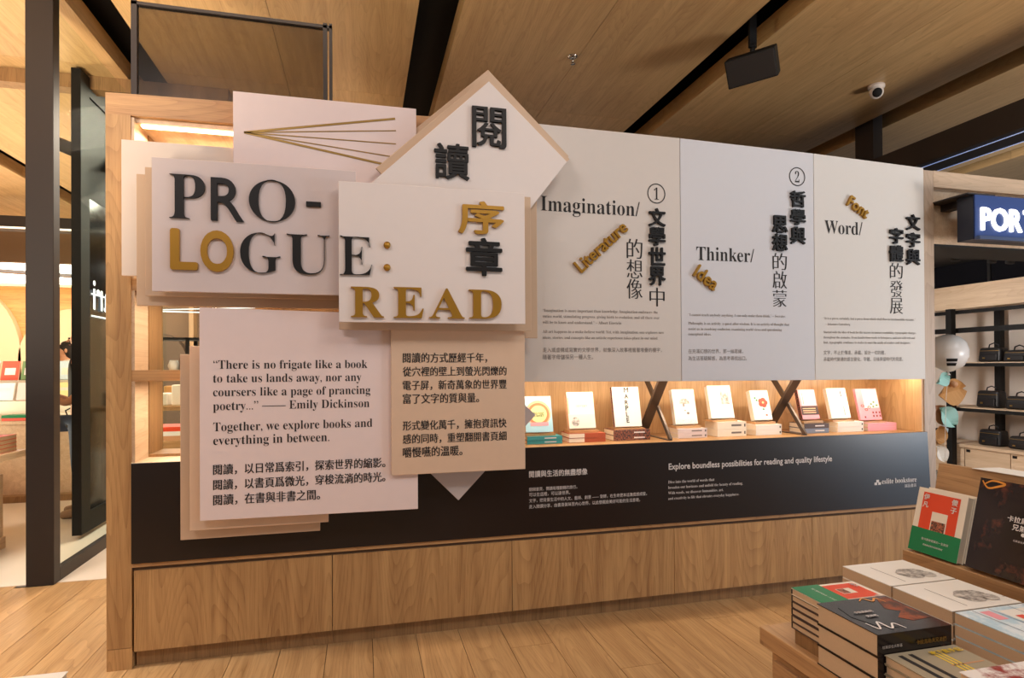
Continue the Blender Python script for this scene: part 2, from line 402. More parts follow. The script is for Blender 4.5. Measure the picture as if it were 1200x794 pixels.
# READ board
board('sign_board', 'tan backing board seen past the right and lower edge of the READ board', quad(-.09, .765, 1.326, 1.955), -.12, .015, BOARD_B)
board('sign_board', 'middle tan layer between the READ board and its backing', quad(-.088, .719, 1.353, 1.94), -.18, .015, BOARD_B)
bD, yD = board('sign_board', 'white board with gold READ, black E and two large Chinese characters', quad(-.086, .670, 1.378, 1.931), -.26, .018, BOARD_W)
glyph('E', INK, bD, B(-.266,398.4,276.7,436,322.5), yD, off=-.02)
for v in (287.1, 313.3):
    c = Y(-.266,453.6,v)
    lathe('colon_dot', [(.0001, 0), (.0135, 0), (.0135, .012), (.0001, .012)], GOLD, bD, Matrix.Translation((c[0], yD, c[1])) @ Matrix.Rotation(math.pi / 2, 4, 'X'))
glyph('序', GOLD, bD, B(-.266,536.6,236,590.5,274.5), yD, ser=False, dil=fat(.020))
glyph('章', INK, bD, B(-.266,546,278.8,588.4,323.3), yD, ser=False, dil=fat(.018))
glyph('R', GOLD, bD, B(-.266,411.2,336.2,449.7,371.7), yD)
glyph('E', GOLD, bD, B(-.266,461.3,336.6,496.4,372.5), yD)
glyph('A', GOLD, bD, B(-.266,502.8,337.9,544.3,373), yD)
glyph('D', GOLD, bD, B(-.266,549.4,339.6,587.5,373.4), yD)
# diamonds
board('sign_board', 'tan diamond backing rising behind the white diamond board', [(.90, 2.145), (.938, 2.175), (.556, 2.534), (.10, 2.12), (.20, 2.0)], -.067, .02, BOARD_B)
board('sign_board', 'middle tan diamond layer showing as a step at the right corner of the diamond', [(.42, 1.68), (.915, 2.135), (.90, 2.15), (.55, 2.485), (.06, 2.03)], -.141, .013, BOARD_B)
bE, yE = board('sign_board', 'white diamond board with two black Chinese characters at top centre', [(.51, 1.62), (.895, 2.115), (.540, 2.437), (.035, 1.955)], -.16, .018, BOARD_W)
glyph('閱', INK, bE, B(-.166,553.2,126.1,593.1,173.2), yE, ser=False, dil=ming(.014))
glyph('讀', INK, bE, B(-.166,508.7,168.5,550,210.3), yE, ser=False, dil=fat(.013))
# text boards
board('sign_board', 'beige backing board lowest of the stack behind the English quotation', quad(-.703, -.173, .516, 1.256), -.06, .015, BOARD_B)
board('sign_board', 'tan middle board between the English quotation and its lowest backing', quad(-.659, -.137, .560, 1.288), -.10, .015, BOARD_T)
bF, yF = board('sign_board', 'pale pink board printed with the English poetry quotation and Chinese lines', quad(-.613, .228, .606, 1.437, .600, 1.42), -.14, .015, BOARD_P)
for s, u0, u1, v in (('“There is no frigate like a book', 250, 430.6, 432), ('to take us lands away, nor any', 249.7, 423.5, 448), ('coursers like a page of prancing', 249.7, 434, 464.2),
                     ('poetry...” —— Emily Dickinson', 249.7, 433, 480.6), ('Together, we explore books and', 249.9, 436.4, 505.2), ('everything in between.', 249.9, 386, 521.2)):
    letters('printed_line', serif(s), PRINT, bF, y=yF, line=LN(-.141,u0,u1,v), asp=1.13, off=-.006)
for s, u1, v in (('閱讀，以日常爲索引，探索世界的縮影。', 451.7, 555.2), ('閱讀，以書頁爲微光，穿梭流淌的時光。', 451.7, 573.0), ('閱讀，在書與非書之間。', 375.2, 590.9)):
    letters('printed_line', s, PRINT, bF, y=yF, line=LN(-.141,249.7,u1,v), asp=1.16, dil=ming(.022))
bG, yG = board('sign_board', 'tan board printed with two paragraphs of Chinese text', quad(.118, .694, .750, 1.40, .750, 1.40), -.14 - .02, .015, BOARD_T)
for s, u1, v in (('閱讀的方式歷經千年，', 571, 423.8), ('從穴裡的壁上到螢光閃爍的', 593.7, 439.8), ('電子屏，新奇萬象的世界豐', 593.7, 455.9), ('富了文字的質與量。', 561.5, 472),
                 ('形式變化萬千，擁抱資訊快', 593.7, 503.2), ('感的同時，重塑翻開書頁細', 593.7, 519.0), ('嚼慢嚥的溫暖。', 542, 535)):
    letters('printed_line', s, PRINT, bG, y=yG, line=LN(-.161,472,u1,v), asp=1.16, dil=ming(.020))
board('sign_board', 'small grey diamond board peeking out below and right of the tan Chinese text board', [(.411, .611), (.768, .979), (.42, 1.30), (.05, .979)], -.075, .015, BOARD_G)

# ============================================================ THREE INFORMATION PANELS
def info(label, x0, x1, zb0, zb1, zt0, zt1, m):
    r = thing('information_panel', label, 'sign panel', 'information panels')
    bevel_(prism('panel', [(x0, zb0), (x1, zb1), (x1, zt1), (x0, zt0)], -.014, -.0006, m, r), .001, 1)
    return r
p1 = info('first tall white panel numbered 1 with gold Literature lettering', .66, 1.5395, 1.129, 1.122, 2.335, 2.331, PANEL_A)
p2 = info('second tall panel numbered 2 with gold Idea lettering', 1.5425, 2.3235, 1.122, 1.119, 2.331, 2.318, PANEL_B)
p3 = info('third tall panel with gold Font lettering at the right end', 2.3265, 3.050, 1.119, 1.116, 2.318, 2.296, PANEL_C)
YP = -.014
def word(par, s, u, asp=1.12, m=PRINT): letters('word', serif(s), m, par, y=YP, line=u, asp=asp, off=-.004)
word(p1, 'Imagination/', LN(-.014,633.6,749.7,246.5))
word(p2, 'Thinker/', LN(-.014,816,883.7,304.5))
word(p3, 'Word/', LN(-.014,966.2,1010.6,273))
def gold(par, s, a, b, asp=1.08): letters('gold_word', s, GOLD, par, y=YP, rot=(a, b), depth=.014, dil=fat(.018), asp=asp, off=0)
gold(p1, 'Literature', Y(-.02,681,320), Y(-.02,736,269))
gold(p2, 'Idea', Y(-.02,811.5,322), Y(-.02,836,341))
gold(p3, 'Font', Y(-.02,991.5,239.5), Y(-.02,1014,256.5))
def num(par, s, f):
    x0, x1, z0, z1 = f; cx, cz, rx, rz = (x0 + x1) / 2, (z0 + z1) / 2, (x1 - x0) / 2, (z1 - z0) / 2
    vs, fs = [], []
    for i in range(40):
        a = i * math.pi / 20
        for q in (1, .90): vs.append((cx + rx * q * math.cos(a), YP - .0015, cz + rz * q * math.sin(a)))
    fs = [(2 * i, 2 * i + 1, (2 * i + 3) % 80, (2 * i + 2) % 80) for i in range(40)]
    mesh('printed_circle', vs, fs, PRINT, par)
    letters('number', serif(s), PRINT, par, y=YP, fit=(cx - rx * .28, cx + rx * .28, cz - rz * .6, cz + rz * .6), off=-.01)
num(p1, '1', B(-.014,758.5,215,779.5,238.5)); num(p2, '2', B(-.014,924.7,196,943.3,218))
def heavy(par, ch, f, y=YP): letters('letter', ch, INK, par, y=y, fit=f, depth=.012, dil=fat(.021))
def thin(par, ch, f): letters('letter', ch, PRINT, par, y=YP, fit=f, off=-.014, dil=ming(.020))
for ch, v0, v1 in (('文', 243.9, 265.3), ('學', 266, 287.8), ('世', 289.5, 310.9), ('界', 312.4, 334.5)): heavy(p1, ch, B(-.02,760,v0,779.6,v1))
thin(p1, '中', B(-.014,761,337,778.8,358.9))
for ch, v0, v1 in (('的', 279.9, 302.8), ('想', 303.9, 325.9), ('像', 326.8, 349.9)): thin(p1, ch, B(-.014,734.2,v0,752.8,v1))
for ch, v0, v1 in (('哲', 223.8, 242.7), ('學', 245, 263.7), ('與', 265.6, 286)): heavy(p2, ch, B(-.02,926,v0,943.5,v1))
for ch, v0, v1 in (('思', 252.5, 272.8), ('想', 273.8, 294.1)): heavy(p2, ch, B(-.02,904.8,v0,922.5,v1))
for ch, v0, v1 in (('的', 296.5, 315.9), ('啟', 317.6, 337.9), ('蒙', 339.8, 359.4)): thin(p2, ch, B(-.014,905.2,v0,922,v1))
for ch, v0, v1 in (('文', 251.1, 269.8), ('字', 272.3, 289.9), ('與', 291.7, 310.3)): heavy(p3, ch, B(-.02,1061.8,v0,1077.6,v1))
for ch, v0, v1 in (('字', 267, 285.7), ('體', 287.4, 306.5)): heavy(p3, ch, B(-.02,1042.4,v0,1057.9,v1))
for ch, v0, v1 in (('的', 308.2, 326.2), ('發', 328.7, 348), ('展', 349.1, 367.5)): thin(p3, ch, B(-.014,1042.6,v0,1057.8,v1))
def small(par, rows, y=YP, m=PRINTG, cjk=False):
    for s, l in rows: letters('printed_line', s if cjk else serif(s), m, par, y=y, line=l, asp=1.12, res=2, off=0 if cjk else -.008)
small(p1, (('“Imagination is more important than knowledge. Imagination embraces the', LN(-.014,636,770.7,365)), ('entire world, stimulating progress, giving birth to evolution, and all there ever', LN(-.014,636,772.7,371.8)),
    ('will be to know and understand.” – Albert Einstein', LN(-.014,636,728,378.9)), ('All art happens in a make-believe world. Yet, with imagination, one explores new', LN(-.014,636,778,389.8)),
    ('ideas, stories, and concepts like an artistic experience takes place in our mind.', LN(-.014,636,771,396.8))))
small(p1, (('走入或虛構或寫實的文學世界，就像深入故事裡層層堆疊的樓宇，', LN(-.014,636,775.3,412)), ('隨著字母儲探另一種人生。', LN(-.014,636,695,420.5))), cjk=True)
small(p2, (('“I cannot teach anybody anything, I can only make them think.” – Socrates', LN(-.014,806.5,920,370)), ('Philosophy is an activity: a quest after wisdom. It is an activity of thought that', LN(-.014,806.5,924.7,380)),
    ('assist us in resolving confusion, examining world views and questioning', LN(-.014,806.5,916,386.6)), ('conceptual ideas.', LN(-.014,806.5,833.5,392.7))))
small(p2, (('在充滿幻想的世界，那一絲思緒，', LN(-.014,806.5,870.6,413.5)), ('為生活答疑解惑，為思考尋找出口。', LN(-.014,806.5,875,421.9))), cjk=True)
small(p3, (('“It is a press, certainly, but a press from which shall flow in inexhaustible streams.”', LN(-.014,965,1072.5,374)), ('– Johannes Gutenberg', LN(-.014,967,996,380.8)),
    ('Started with the idea of book for the masses in intense readability, typographic changes', LN(-.014,965,1073,390.2)), ('throughout the centuries. From handwritten words to letterpress, and now with web and', LN(-.014,965,1072,396.3)),
    ('font, typographic continues to evolve to meet the needs of readers and designers.', LN(-.014,965,1066.6,402.3))))
small(p3, (('文字，不止於傳達、承載、設計一切的體，', LN(-.014,965,1037.3,415)), ('承載時代變遷的語言變化、字體、日後與留時代的見證。', LN(-.014,965,1058,422.8))), cjk=True)

# dark panel below the shelf
dp = thing('information_panel', 'long dark charcoal panel with white printing under the book shelf', 'sign panel')
bevel_(prism('panel', [(-.895, .4205), (3.092, .4205), (3.068, .8215), (-.895, .8215)], -.008, -.0006, DARKP, dp), .001, 1)
YD = -.008
letters('printed_line', '閱讀與生活的無盡想像', PRINTW, dp, y=YD, line=LN(-.008,619.9,688.3,558.6), asp=1.12, dil=fat(.018))
small(dp, (('翻開書頁，閱讀每種翻轉的旅行。', LN(-.008,620,676.3,575)), ('可以在這裡，可以達世界。', LN(-.008,620,668,581.3)), ('文字，把背景生活中的人文、藝術、創意 —— 發酵，在生命更本這激底感成發。', LN(-.008,620,758,588.3)),
    ('走入閱讀分享，由書頁氣味至內心世界，以此發掘自美好可能的生活意境。', LN(-.008,620,750,595.3))), YD, PRINTW, True)
letters('printed_line', 'Explore boundless possibilities for reading and quality lifestyle', PRINTW, dp, y=YD, line=LN(-.008,783.4,974.9,549.9), asp=1.1, dil=fat(.02))
small(dp, (('Dive into the world of words that', LN(-.008,783,837,566.2)), ('broaden our horizons and unfold the beauty of reading.', LN(-.008,783,870.4,572.6)),
    ('With words, we discover humanities, art,', LN(-.008,783,847.6,579)), ('and creativity to life that elevates everyday happiness.', LN(-.008,783,866,585.4))), YD, PRINTW)
letters('logo_text', serif('eslite bookstore'), PRINTW, dp, y=YD, line=LN(-.008,1033.3,1074,566.7), asp=1.15)
letters('logo_text', '誠品書店', PRINTW, dp, y=YD, line=LN(-.008,1060,1073.7,570.5), asp=1.0)
for uv in ((1028.4, 563.4), (1026.2, 566.6), (1030.6, 566.3)):
    c = Y(-.008,*uv); box('logo_mark', c[0] - .0085, c[0] + .0085, YD - .0012, YD - .0004, c[1] - .007, c[1] + .007, PRINTW, dp)

# ============================================================ BOOKS
def make_book(label, w, h, t, cov, pg, mw, group=None, name='book', spine=None):
    """a book standing with its front cover facing -y: x 0..w (spine at 0), z 0..h, y 0..t"""
    r = thing(name, label, 'book', group, mw); c = .0016; ov = .002
    vs, fs = [], []
    for b in ((0, w, 0, c, 0, h), (0, w, t - c, t, 0, h)):
        k = len(vs); vs += bv(*b); fs += [tuple(i + k for i in f) for f in BF]
    mesh('cover', vs, fs, cov, r)
    mesh('spine', bv(0, c, c, t - c, 0, h), BF, spine or cov, r)
    mesh('pages', bv(c, w - ov, c, t - c, ov, h - ov), BF, pg, r)
    return r
def face(r, name, x0, x1, z0, z1, m, k=0):
    """flat print on the front cover"""
    y = -.0004 - .0003 * k
    return mesh(name, [(x0, y, z0), (x1, y, z0), (x1, y, z1), (x0, y, z1)], [(0, 1, 2, 3)], m, r)
def ring(r, name, cx, cz, rx, rz, m, k=0, a0=0, a1=360, n=22, inner=0):
    y = -.0004 - .0003 * k; vs = []
    for i in range(n + 1):
        a = math.radians(a0 + (a1 - a0) * i / n)
        vs += [(cx + rx * math.cos(a), y, cz + rz * math.sin(a)), (cx + rx * inner * math.cos(a), y, cz + rz * inner * math.sin(a))]
    return mesh(name, vs, [(2 * i, 2 * i + 1, 2 * i + 3, 2 * i + 2) for i in range(n)], m, r)
def M4(ex, ey, ez, o): return Matrix(((ex[0], ey[0], ez[0], o[0]), (ex[1], ey[1], ez[1], o[1]), (ex[2], ey[2], ez[2], o[2]), (0, 0, 0, 1)))
def lying(x1, y0, ztop, rz=0):
    """front cover up, spine towards the room: local x -> +y, local z -> -x"""
    return Matrix.Translation((x1, y0, ztop)) @ Matrix.Rotation(rz, 4, 'Z') @ M4((0, 1, 0), (0, 0, -1), (-1, 0, 0), (0, 0, 0))
def sketch(name, a, b, scale, thr=.5, soft=.06):
    """printed engraving: grey ink blotches on paper"""
    m = bpy.data.materials.new(name); m.use_nodes = True; nt = m.node_tree; n = nt.nodes.new('ShaderNodeTexNoise')
    tc = nt.nodes.new('ShaderNodeTexCoord'); nt.links.new(tc.outputs['Object'], n.inputs['Vector'])
    n.inputs['Scale'].default_value = scale; n.inputs['Detail'].default_value = 7; n.inputs['Roughness'].default_value = .7
    cr = nt.nodes.new('ShaderNodeValToRGB'); cr.color_ramp.elements[0].position = thr - soft; cr.color_ramp.elements[1].position = thr + soft
    cr.color_ramp.elements[0].color = srgb(*a); cr.color_ramp.elements[1].color = srgb(*b)
    nt.links.new(n.outputs['Fac'], cr.inputs[0]); nt.links.new(cr.outputs[0], nt.nodes['Principled BSDF'].inputs['Base Color'])
    nt.nodes['Principled BSDF'].inputs['Roughness'].default_value = .5
    return m
ENGR = sketch('engraving', (112, 104, 98), (226, 220, 212), 60, .5, .13)
PAPER = {k: mat('cover_' + k, c, r) for k, c, r in (('white', (238, 234, 226), .5), ('ivory', (236, 226, 208), .5), ('teal', (60, 150, 156), .4), ('sky', (170, 214, 230), .45), ('rust', (176, 84, 54), .5),
    ('pink', (236, 160, 170), .5), ('lilac', (222, 206, 204), .5), ('peach', (240, 190, 150), .5), ('orange', (232, 128, 84), .5), ('cream', (246, 226, 160), .5), ('green', (16, 128, 78), .4), ('red', (228, 76, 42), .45),
    ('coral', (226, 92, 74), .5), ('sage', (110, 140, 96), .5), ('darkbrown', (78, 60, 56), .5), ('slate', (120, 130, 150), .5), ('black', (34, 30, 32), .35), ('grey', (164, 152, 128), .5), ('yellow', (236, 204, 60), .5),
    ('maroon', (132, 48, 42), .45), ('tan', (196, 146, 106), .6), ('kraft', (190, 140, 82), .6), ('mint', (160, 206, 200), .6), ('blue', (60, 96, 150), .5), ('bluewhite', (206, 224, 234), .4), ('olive', (120, 120, 70), .6))}
MIXC = sketch('patterned_spine', (40, 36, 44), (160, 96, 70), 130, .5)
DARKART = sketch('dark_painted_cover', (34, 28, 30), (112, 60, 44), 11, .60)
DARKART.node_tree.nodes['Principled BSDF'].inputs['Roughness'].default_value = .15
MAROONART = sketch('maroon_white_cover', (150, 54, 46), (236, 230, 224), 16, .47)
BLUEART = sketch('pale_blue_cover', (184, 212, 226), (226, 236, 240), 14, .5)

# nine displays on the lit shelf: (stack left, right, bottom v, top v), (cover left, right, top v, bottom v)
SH = [((618, 659, 521, 511), (616.5, 648.5, 464, 506.5), ('teal', 'teal'), 'sky', 'sky blue book with an orange and pink rainbow arch'),
      ((667, 709.7, 519, 507.5), (667.5, 698.5, 459, 502), ('rust', 'peach'), 'white', 'white book with a peach edge and an engraved portrait low on the cover'),
      ((719, 762, 516.4, 503.5), (721, 752.5, 453, 500), ('mix', 'mix'), 'white', 'white book with MARPLE running down the cover'),
      ((794.7, 828.7, 512, 502), (792, 818, 456, 497), ('lilac', 'ivory'), 'white', 'white book with a grey tree and small birds drawn on it'),
      ((841, 874.7, 509, 494), (834, 861, 451.5, 490), ('ivory', 'ivory'), 'white', 'tall white book with a grey engraving at its upper right'),
      ((886, 916, 505.5, 497.3), (884.5, 905.5, 457, 492), ('white', 'white'), 'white', 'white book with a red camellia and green leaves'),
      ((943, 971.5, 505, 496), (941, 961, 456, 491), ('slate', 'darkbrown'), 'pink', 'pink-edged white book with a dark band across its lower half'),
      ((982, 1012, 502.5, 494), (975, 997.5, 454.5, 490), ('white', 'ivory'), 'white', 'plain white book with a thin black line of type at the right'),
      ((1017, 1050.7, 501.5, 495.5), (1009, 1034, 455, 492), ('pink', 'coral'), 'pink', 'pink book with small flowers and red figures, last at the right')]
where = ['under the sky blue rainbow book', 'under the white portrait book', 'under the white book reading MARPLE', 'under the book with the grey tree', 'under the tall engraving book',
         'under the book with the red camellia', 'under the book with the dark band', 'under the plain white book', 'under the pink book with flowers']
spines = ['teal', 'white and rust', 'dark patterned', 'pale lilac', 'ivory', 'white', 'slate', 'ivory white', 'pink']
for i, (st, cv, cols, main, lab) in enumerate(SH):
    x0, yf = ZP(.822, st[0], st[2]); yf = max(.045, min(yf, .10)); x0, _ = Y(yf, st[0], st[2]); x1, _ = Y(yf, st[1], st[2])
    top = Y(yf, (st[0] + st[1]) / 2, st[3])[1]; t = max(.018, (top - .8225) / 2); w = .125
    for k in range(2):
        cm = MIXC if cols[0] == 'mix' else PAPER[cols[k] if i in (6,) else cols[0]]
        pc = MIXC if cols[0] == 'mix' else cm
        z1 = .8226 + (k + 1) * t
        r = make_book('%s %s paperback lying flat %s' % (('lower', 'upper')[k], spines[i], where[i]), w, x1 - x0, t - .0006, pc, PAGEW, lying(x1, yf, z1 - .0002 * (1 - k), random.uniform(-.01, .01)), 'paperbacks lying under the shelf displays', spine=pc)
        if i == 1: mesh('spine_patch', [(-.0004, .001, (x1 - x0) * .58), (-.0004, t - .002, (x1 - x0) * .58), (-.0004, t - .002, x1 - x0), (-.0004, .001, x1 - x0)], [(0, 1, 2, 3)], PAPER['ivory'], r)
        if i in (3, 4, 5, 7): mesh('spine_mark', [(-.0004, t * .3, .006), (-.0004, t * .7, .006), (-.0004, t * .7, .013), (-.0004, t * .3, .013)], [(0, 3, 2, 1)], PRINT, r)
        if i in (0, 4, 3, 2, 6): mesh('spine_title', [(-.0004, t * .35, .03), (-.0004, t * .6, .03), (-.0004, t * .6, .09), (-.0004, t * .35, .09)], [(0, 3, 2, 1)], PRINTG if i in (3, 4) else PRINTW, r)
    zs = .8226 + 2 * t
    # stand and the standing book
    yb = yf + .035
    a, zb = Y(yb, cv[0], cv[3]); b, _ = Y(yb, cv[1], cv[3]); zb = max(zb, zs + .0145)
    zt = Y(yb + .045, (cv[0] + cv[1]) / 2, cv[2])[1]; h = math.hypot(zt - zb, .045); tilt = math.atan2(.045, zt - zb)
    sd = thing('book_stand', '', 'book stand', 'wooden book stands on the lit shelf')
    sd['label'] = 'small wooden stand under the ' + ' '.join(lab.split()[:11])
    box('base', a - .006, b + .008, yb - .014, yb + .07, zs + .0004, max(zs + .003, zb - .030 * math.sin(tilt) - .001), OAKX, sd)
    bar('back_rest', ((a + b) / 2, yb + .034, zb - .002), ((a + b) / 2, yb + .034 + .028, zb + .09), .05, .005, OAK, sd, up=(0, 1, 0))
    thick = (.020, .028, .024, .030, .030, .034, .028, .026, .016)[i]
    mw = Matrix.Translation((a, yb, zb)) @ Matrix.Rotation(-tilt, 4, 'X'); wv = b - a
    covm = PAPER[main]
    r = make_book(lab, wv, h, thick, covm, PAGEW, mw, 'books standing on the lit shelf', spine=MIXC if i in (2, 6) else (PAPER['peach'] if i == 1 else PAPER['ivory'] if i < 8 else PAPER['pink']))
    if i == 0:
        cx = wv / 2
        ring(r, 'printed_arch', cx, h * .52, wv * .46, h * .36, PAPER['peach'], 0); ring(r, 'printed_arch', cx, h * .5, wv * .40, h * .31, PAPER['orange'], 1)
        ring(r, 'printed_arch', cx, h * .5, wv * .31, h * .24, PAPER['cream'], 2); face(r, 'printed_pond', wv * .18, wv * .84, h * .17, h * .27, PAPER['pink'], 3)
        face(r, 'printed_leaves', wv * .3, wv * .7, h * .42, h * .55, sketch('leaf_print', (50, 110, 60), (246, 226, 160), 300, .5), 3)
    if i == 1:
        face(r, 'printed_band', .001, wv - .001, .001, h * .38, PAPER['ivory'], 0); ring(r, 'printed_portrait', wv * .25, h * .18, wv * .15, h * .13, ENGR, 1)
        face(r, 'printed_edge', .001, wv * .05, h * .4, h * .85, PAPER['peach'], 0)
        letters('printed_line', 'ODYSSEY', PRINTG, r, mw=(M4((1, 0, 0), (0, 0, 1), (0, -1, 0), (wv * .3, 0, h * .58)), wv * .45), res=2)
    if i == 2:
        for k, ch in enumerate('MARPLE'): letters('printed_letter', ch, PRINT, r, mw=(M4((1, 0, 0), (0, 0, 1), (0, -1, 0), (wv * .44, 0, h * (.855 - k * .152))), wv * {'M': .17, 'A': .15, 'R': .12, 'P': .115, 'L': .10, 'E': .105}[ch]), dil=fat(.015))
    if i == 3:
        ring(r, 'printed_tree', wv * .5, h * .58, wv * .24, h * .16, ENGR, 0, 0, 180); face(r, 'printed_trunk', wv * .42, wv * .5, h * .5, h * .6, ENGR, 0)
        ring(r, 'printed_bird', wv * .62, h * .31, wv * .06, h * .035, PRINTG, 0); ring(r, 'printed_bird', wv * .5, h * .39, wv * .03, h * .02, PRINTG, 0)
        face(r, 'printed_ground', wv * .05, wv * .95, h * .02, h * .12, sketch('ground_print', (140, 134, 128), (238, 234, 226), 200, .42), 0)
    if i == 4: face(r, 'printed_engraving', wv * .52, wv * .88, h * .42, h * .84, ENGR, 0); face(r, 'printed_rule', wv * .08, wv * .8, h * .3, h * .305, PRINTG, 0)
    if i == 5:
        for k in range(5): a_ = k * 72; ring(r, 'printed_petal', wv * (.62 + .13 * math.cos(math.radians(a_))), h * (.58 + .085 * math.sin(math.radians(a_))), wv * .14, h * .085, PAPER['coral'], k)
        ring(r, 'printed_petal', wv * .62, h * .58, wv * .06, h * .035, PAPER['cream'], 6)
        for px_, pz in ((.22, .74), (.3, .66), (.6, .36)): ring(r, 'printed_leaf', wv * px_, h * pz, wv * .06, h * .03, PAPER['green'], 0)
        ring(r, 'printed_bud', wv * .72, h * .16, wv * .06, h * .03, PAPER['coral'], 0)
    if i == 6:
        face(r, 'printed_white', wv * .1, wv * .95, h * .45, h * .97, PAPER['white'], 0); face(r, 'printed_band', .001, wv - .001, h * .14, h * .44, PAPER['darkbrown'], 1)
        for k in range(3): face(r, 'printed_rule', wv * .1, wv * .85, h * (.2 + .07 * k), h * (.225 + .07 * k), PAPER['peach'], 2)
        face(r, 'printed_rule', wv * .2, wv * .23, h * .5, h * .92, PRINTG, 1)
    if i == 7:
        face(r, 'printed_rule', wv * .68, wv * .73, h * .72, h * .9, PRINT, 0); face(r, 'printed_rule', wv * .71, wv * .74, h * .1, h * .38, PRINTG, 0); face(r, 'printed_panel', wv * .2, wv * .5, h * .72, h * .9, PAPER['ivory'], 0)
    if i == 8:
        face(r, 'printed_white', wv * .3, wv * .97, h * .38, h * .95, PAPER['white'], 0)
        for q in ((.2, .45), (.35, .33), (.5, .4)): ring(r, 'printed_flower', wv * q[0], h * q[1], wv * .08, h * .045, PAPER['coral'], 1, inner=.5)
        for q in ((.62, .5), (.75, .56), (.87, .46), (.7, .42)): ring(r, 'printed_leaf', wv * q[0], h * q[1], wv * .05, h * .028, PAPER['sage'], 1)
        for q in ((.2, .06), (.6, .2), (.75, .2), (.9, .2), (.6, .09), (.75, .09), (.9, .09)): face(r, 'printed_mark', wv * q[0], wv * (q[0] + .07), h * q[1], h * (q[1] + .06), PAPER['maroon'], 1)

# folding steel cross braces standing in the niche
for i, (x, lab) in enumerate(((1.475, 'crossed bronze steel brace right of the MARPLE book'), (2.27, 'crossed bronze steel brace right of the camellia book'))):
    r = thing('cross_brace', lab, 'bracket', 'steel braces of the shelf niche')
    bar('strut', (x + .005, .03, 1.168), (x + .005, .30, .83), .05, .016, GREYSTEEL, r, up=(0, 1, .8))
    bar('strut', (x + .028, .33, 1.168), (x + .028, .175, 1.0), .012, .03, GREYSTEEL, r, up=(0, 1, -.8))
    bar('strut', (x + .028, .165, .985), (x + .028, .03, .8265), .012, .022, GREYSTEEL, r, up=(0, 1, -.8))
    bar('floor_bar', (x + .028, .03, .825), (x + .028, .33, .825), .02, .005, GREYSTEEL, r)

# ============================================================ BOOK TABLE (lower right)
TZ = .58
tb = thing('display_table', 'oak display table with drawers carrying stacks of books, lower right corner', 'table')
bevel_(box('tabletop', .915, 2.0, -3.3, -1.455, TZ - .042, TZ, OAKY, tb), .0015, 1)
box('body', .935, 1.98, -3.28, -1.475, .05, TZ - .056, OAKY, tb); box('shadow_gap', .945, 1.97, -3.27, -1.485, TZ - .056, TZ - .042, GAP, tb)
box('plinth', .96, 1.95, -3.2, -1.52, 0.001, .05, GAP, tb)
for k in range(3): bevel_(box('drawer', .925, .935, -2.10 - .62 * k, -1.49 - .62 * k, .10, TZ - .066, OAKY, tb), .001, 1)
ld = thing('display_ledge', 'oak book ledge with a tilted backboard on top of the display table', 'display ledge')
box('ledge_shelf', 1.392, 1.56, -3.2, -1.404, TZ, .708, OAKY, ld)
# backboard leaning away from the reader
o = mesh('backboard', [(1.47, -1.404, .708), (1.485, -1.404, .708), (1.53, -1.404, .932), (1.515, -1.404, .932), (1.47, -3.2, .708), (1.485, -3.2, .708), (1.53, -3.2, .932), (1.515, -3.2, .932)],
     [(0, 1, 2, 3), (7, 6, 5, 4), (0, 3, 7, 4), (1, 5, 6, 2), (3, 2, 6, 7), (0, 4, 5, 1)], OAKY, ld)
r = thing('paper_sheet', 'white printed sheet lying over the top edge of the oak backboard', 'paper')
mesh('sheet', [(1.508, -1.50, .9335), (1.60, -1.50, .9305), (1.60, -1.80, .9305), (1.508, -1.80, .9335), (1.508, -1.50, .9345), (1.60, -1.50, .9315), (1.60, -1.80, .9315), (1.508, -1.80, .9345)], BF, PAPER['white'], r)

def facing_left(x, y, z, tilt):
    """a book facing -x, bottom edge at (x, y, z), its spine at the far end, leaning back"""
    return Matrix.Translation((x, y, z)) @ Matrix.Rotation(math.radians(-90), 4, 'Z') @ Matrix.Rotation(-tilt, 4, 'X')
def tx(r, s, x, z, w, m, dil=None, asp=1, ser=False, vert=False):
    letters('printed_text', serif(s) if ser else s, m, r, mw=(M4((1, 0, 0), (0, 0, 1), (0, -1, 0), (x, -.0012, z)), w), asp=asp, dil=dil, res=3)
def ivan(r, w, h):
    face(r, 'printed_red_panel', w * .12, w * .87, h * .2, h * .94, PAPER['red'], 0); face(r, 'printed_picture', w * .36, w * .68, h * .36, h * .66, PAPER['ivory'], 1)
    face(r, 'printed_figures', w * .38, w * .66, h * .37, h * .52, sketch('figure_print', (60, 50, 44), (190, 110, 80), 240, .5), 2)
    face(r, 'paper_band', -.0002, w, 0, h * .37, PAPER['green'], 3)
    tx(r, '伊', w * .15, h * .83, w * .12, PRINTW, fat(.02)); tx(r, '凡', w * .15, h * .71, w * .12, PRINTW, fat(.02)); tx(r, '傻', w * .72, h * .83, w * .12, PRINTW, fat(.02)); tx(r, '子', w * .72, h * .71, w * .12, PRINTW, fat(.02))
    tx(r, '我只要那簡單的一生就好', w * .25, h * .2, w * .55, PRINTW); tx(r, '愛是最誠實的道理與歸宿', w * .3, h * .12, w * .4, PRINTW)
def curve(r, name, pts, wd, m, k=2):
    vs = []; n = len(pts)
    for i, p in enumerate(pts):
        a, b = pts[max(i - 1, 0)], pts[min(i + 1, n - 1)]; d = Vector((b[0] - a[0], b[1] - a[1])).normalized(); ww = wd * (.5 + .5 * math.sin(math.pi * i / (n - 1)))
        vs += [(p[0] - d.y * ww, -.0004 - .0003 * k, p[1] + d.x * ww), (p[0] + d.y * ww, -.0004 - .0003 * k, p[1] - d.x * ww)]
    return mesh(name, vs, [(2 * i, 2 * i + 1, 2 * i + 3, 2 * i + 2) for i in range(n - 1)], m, r)
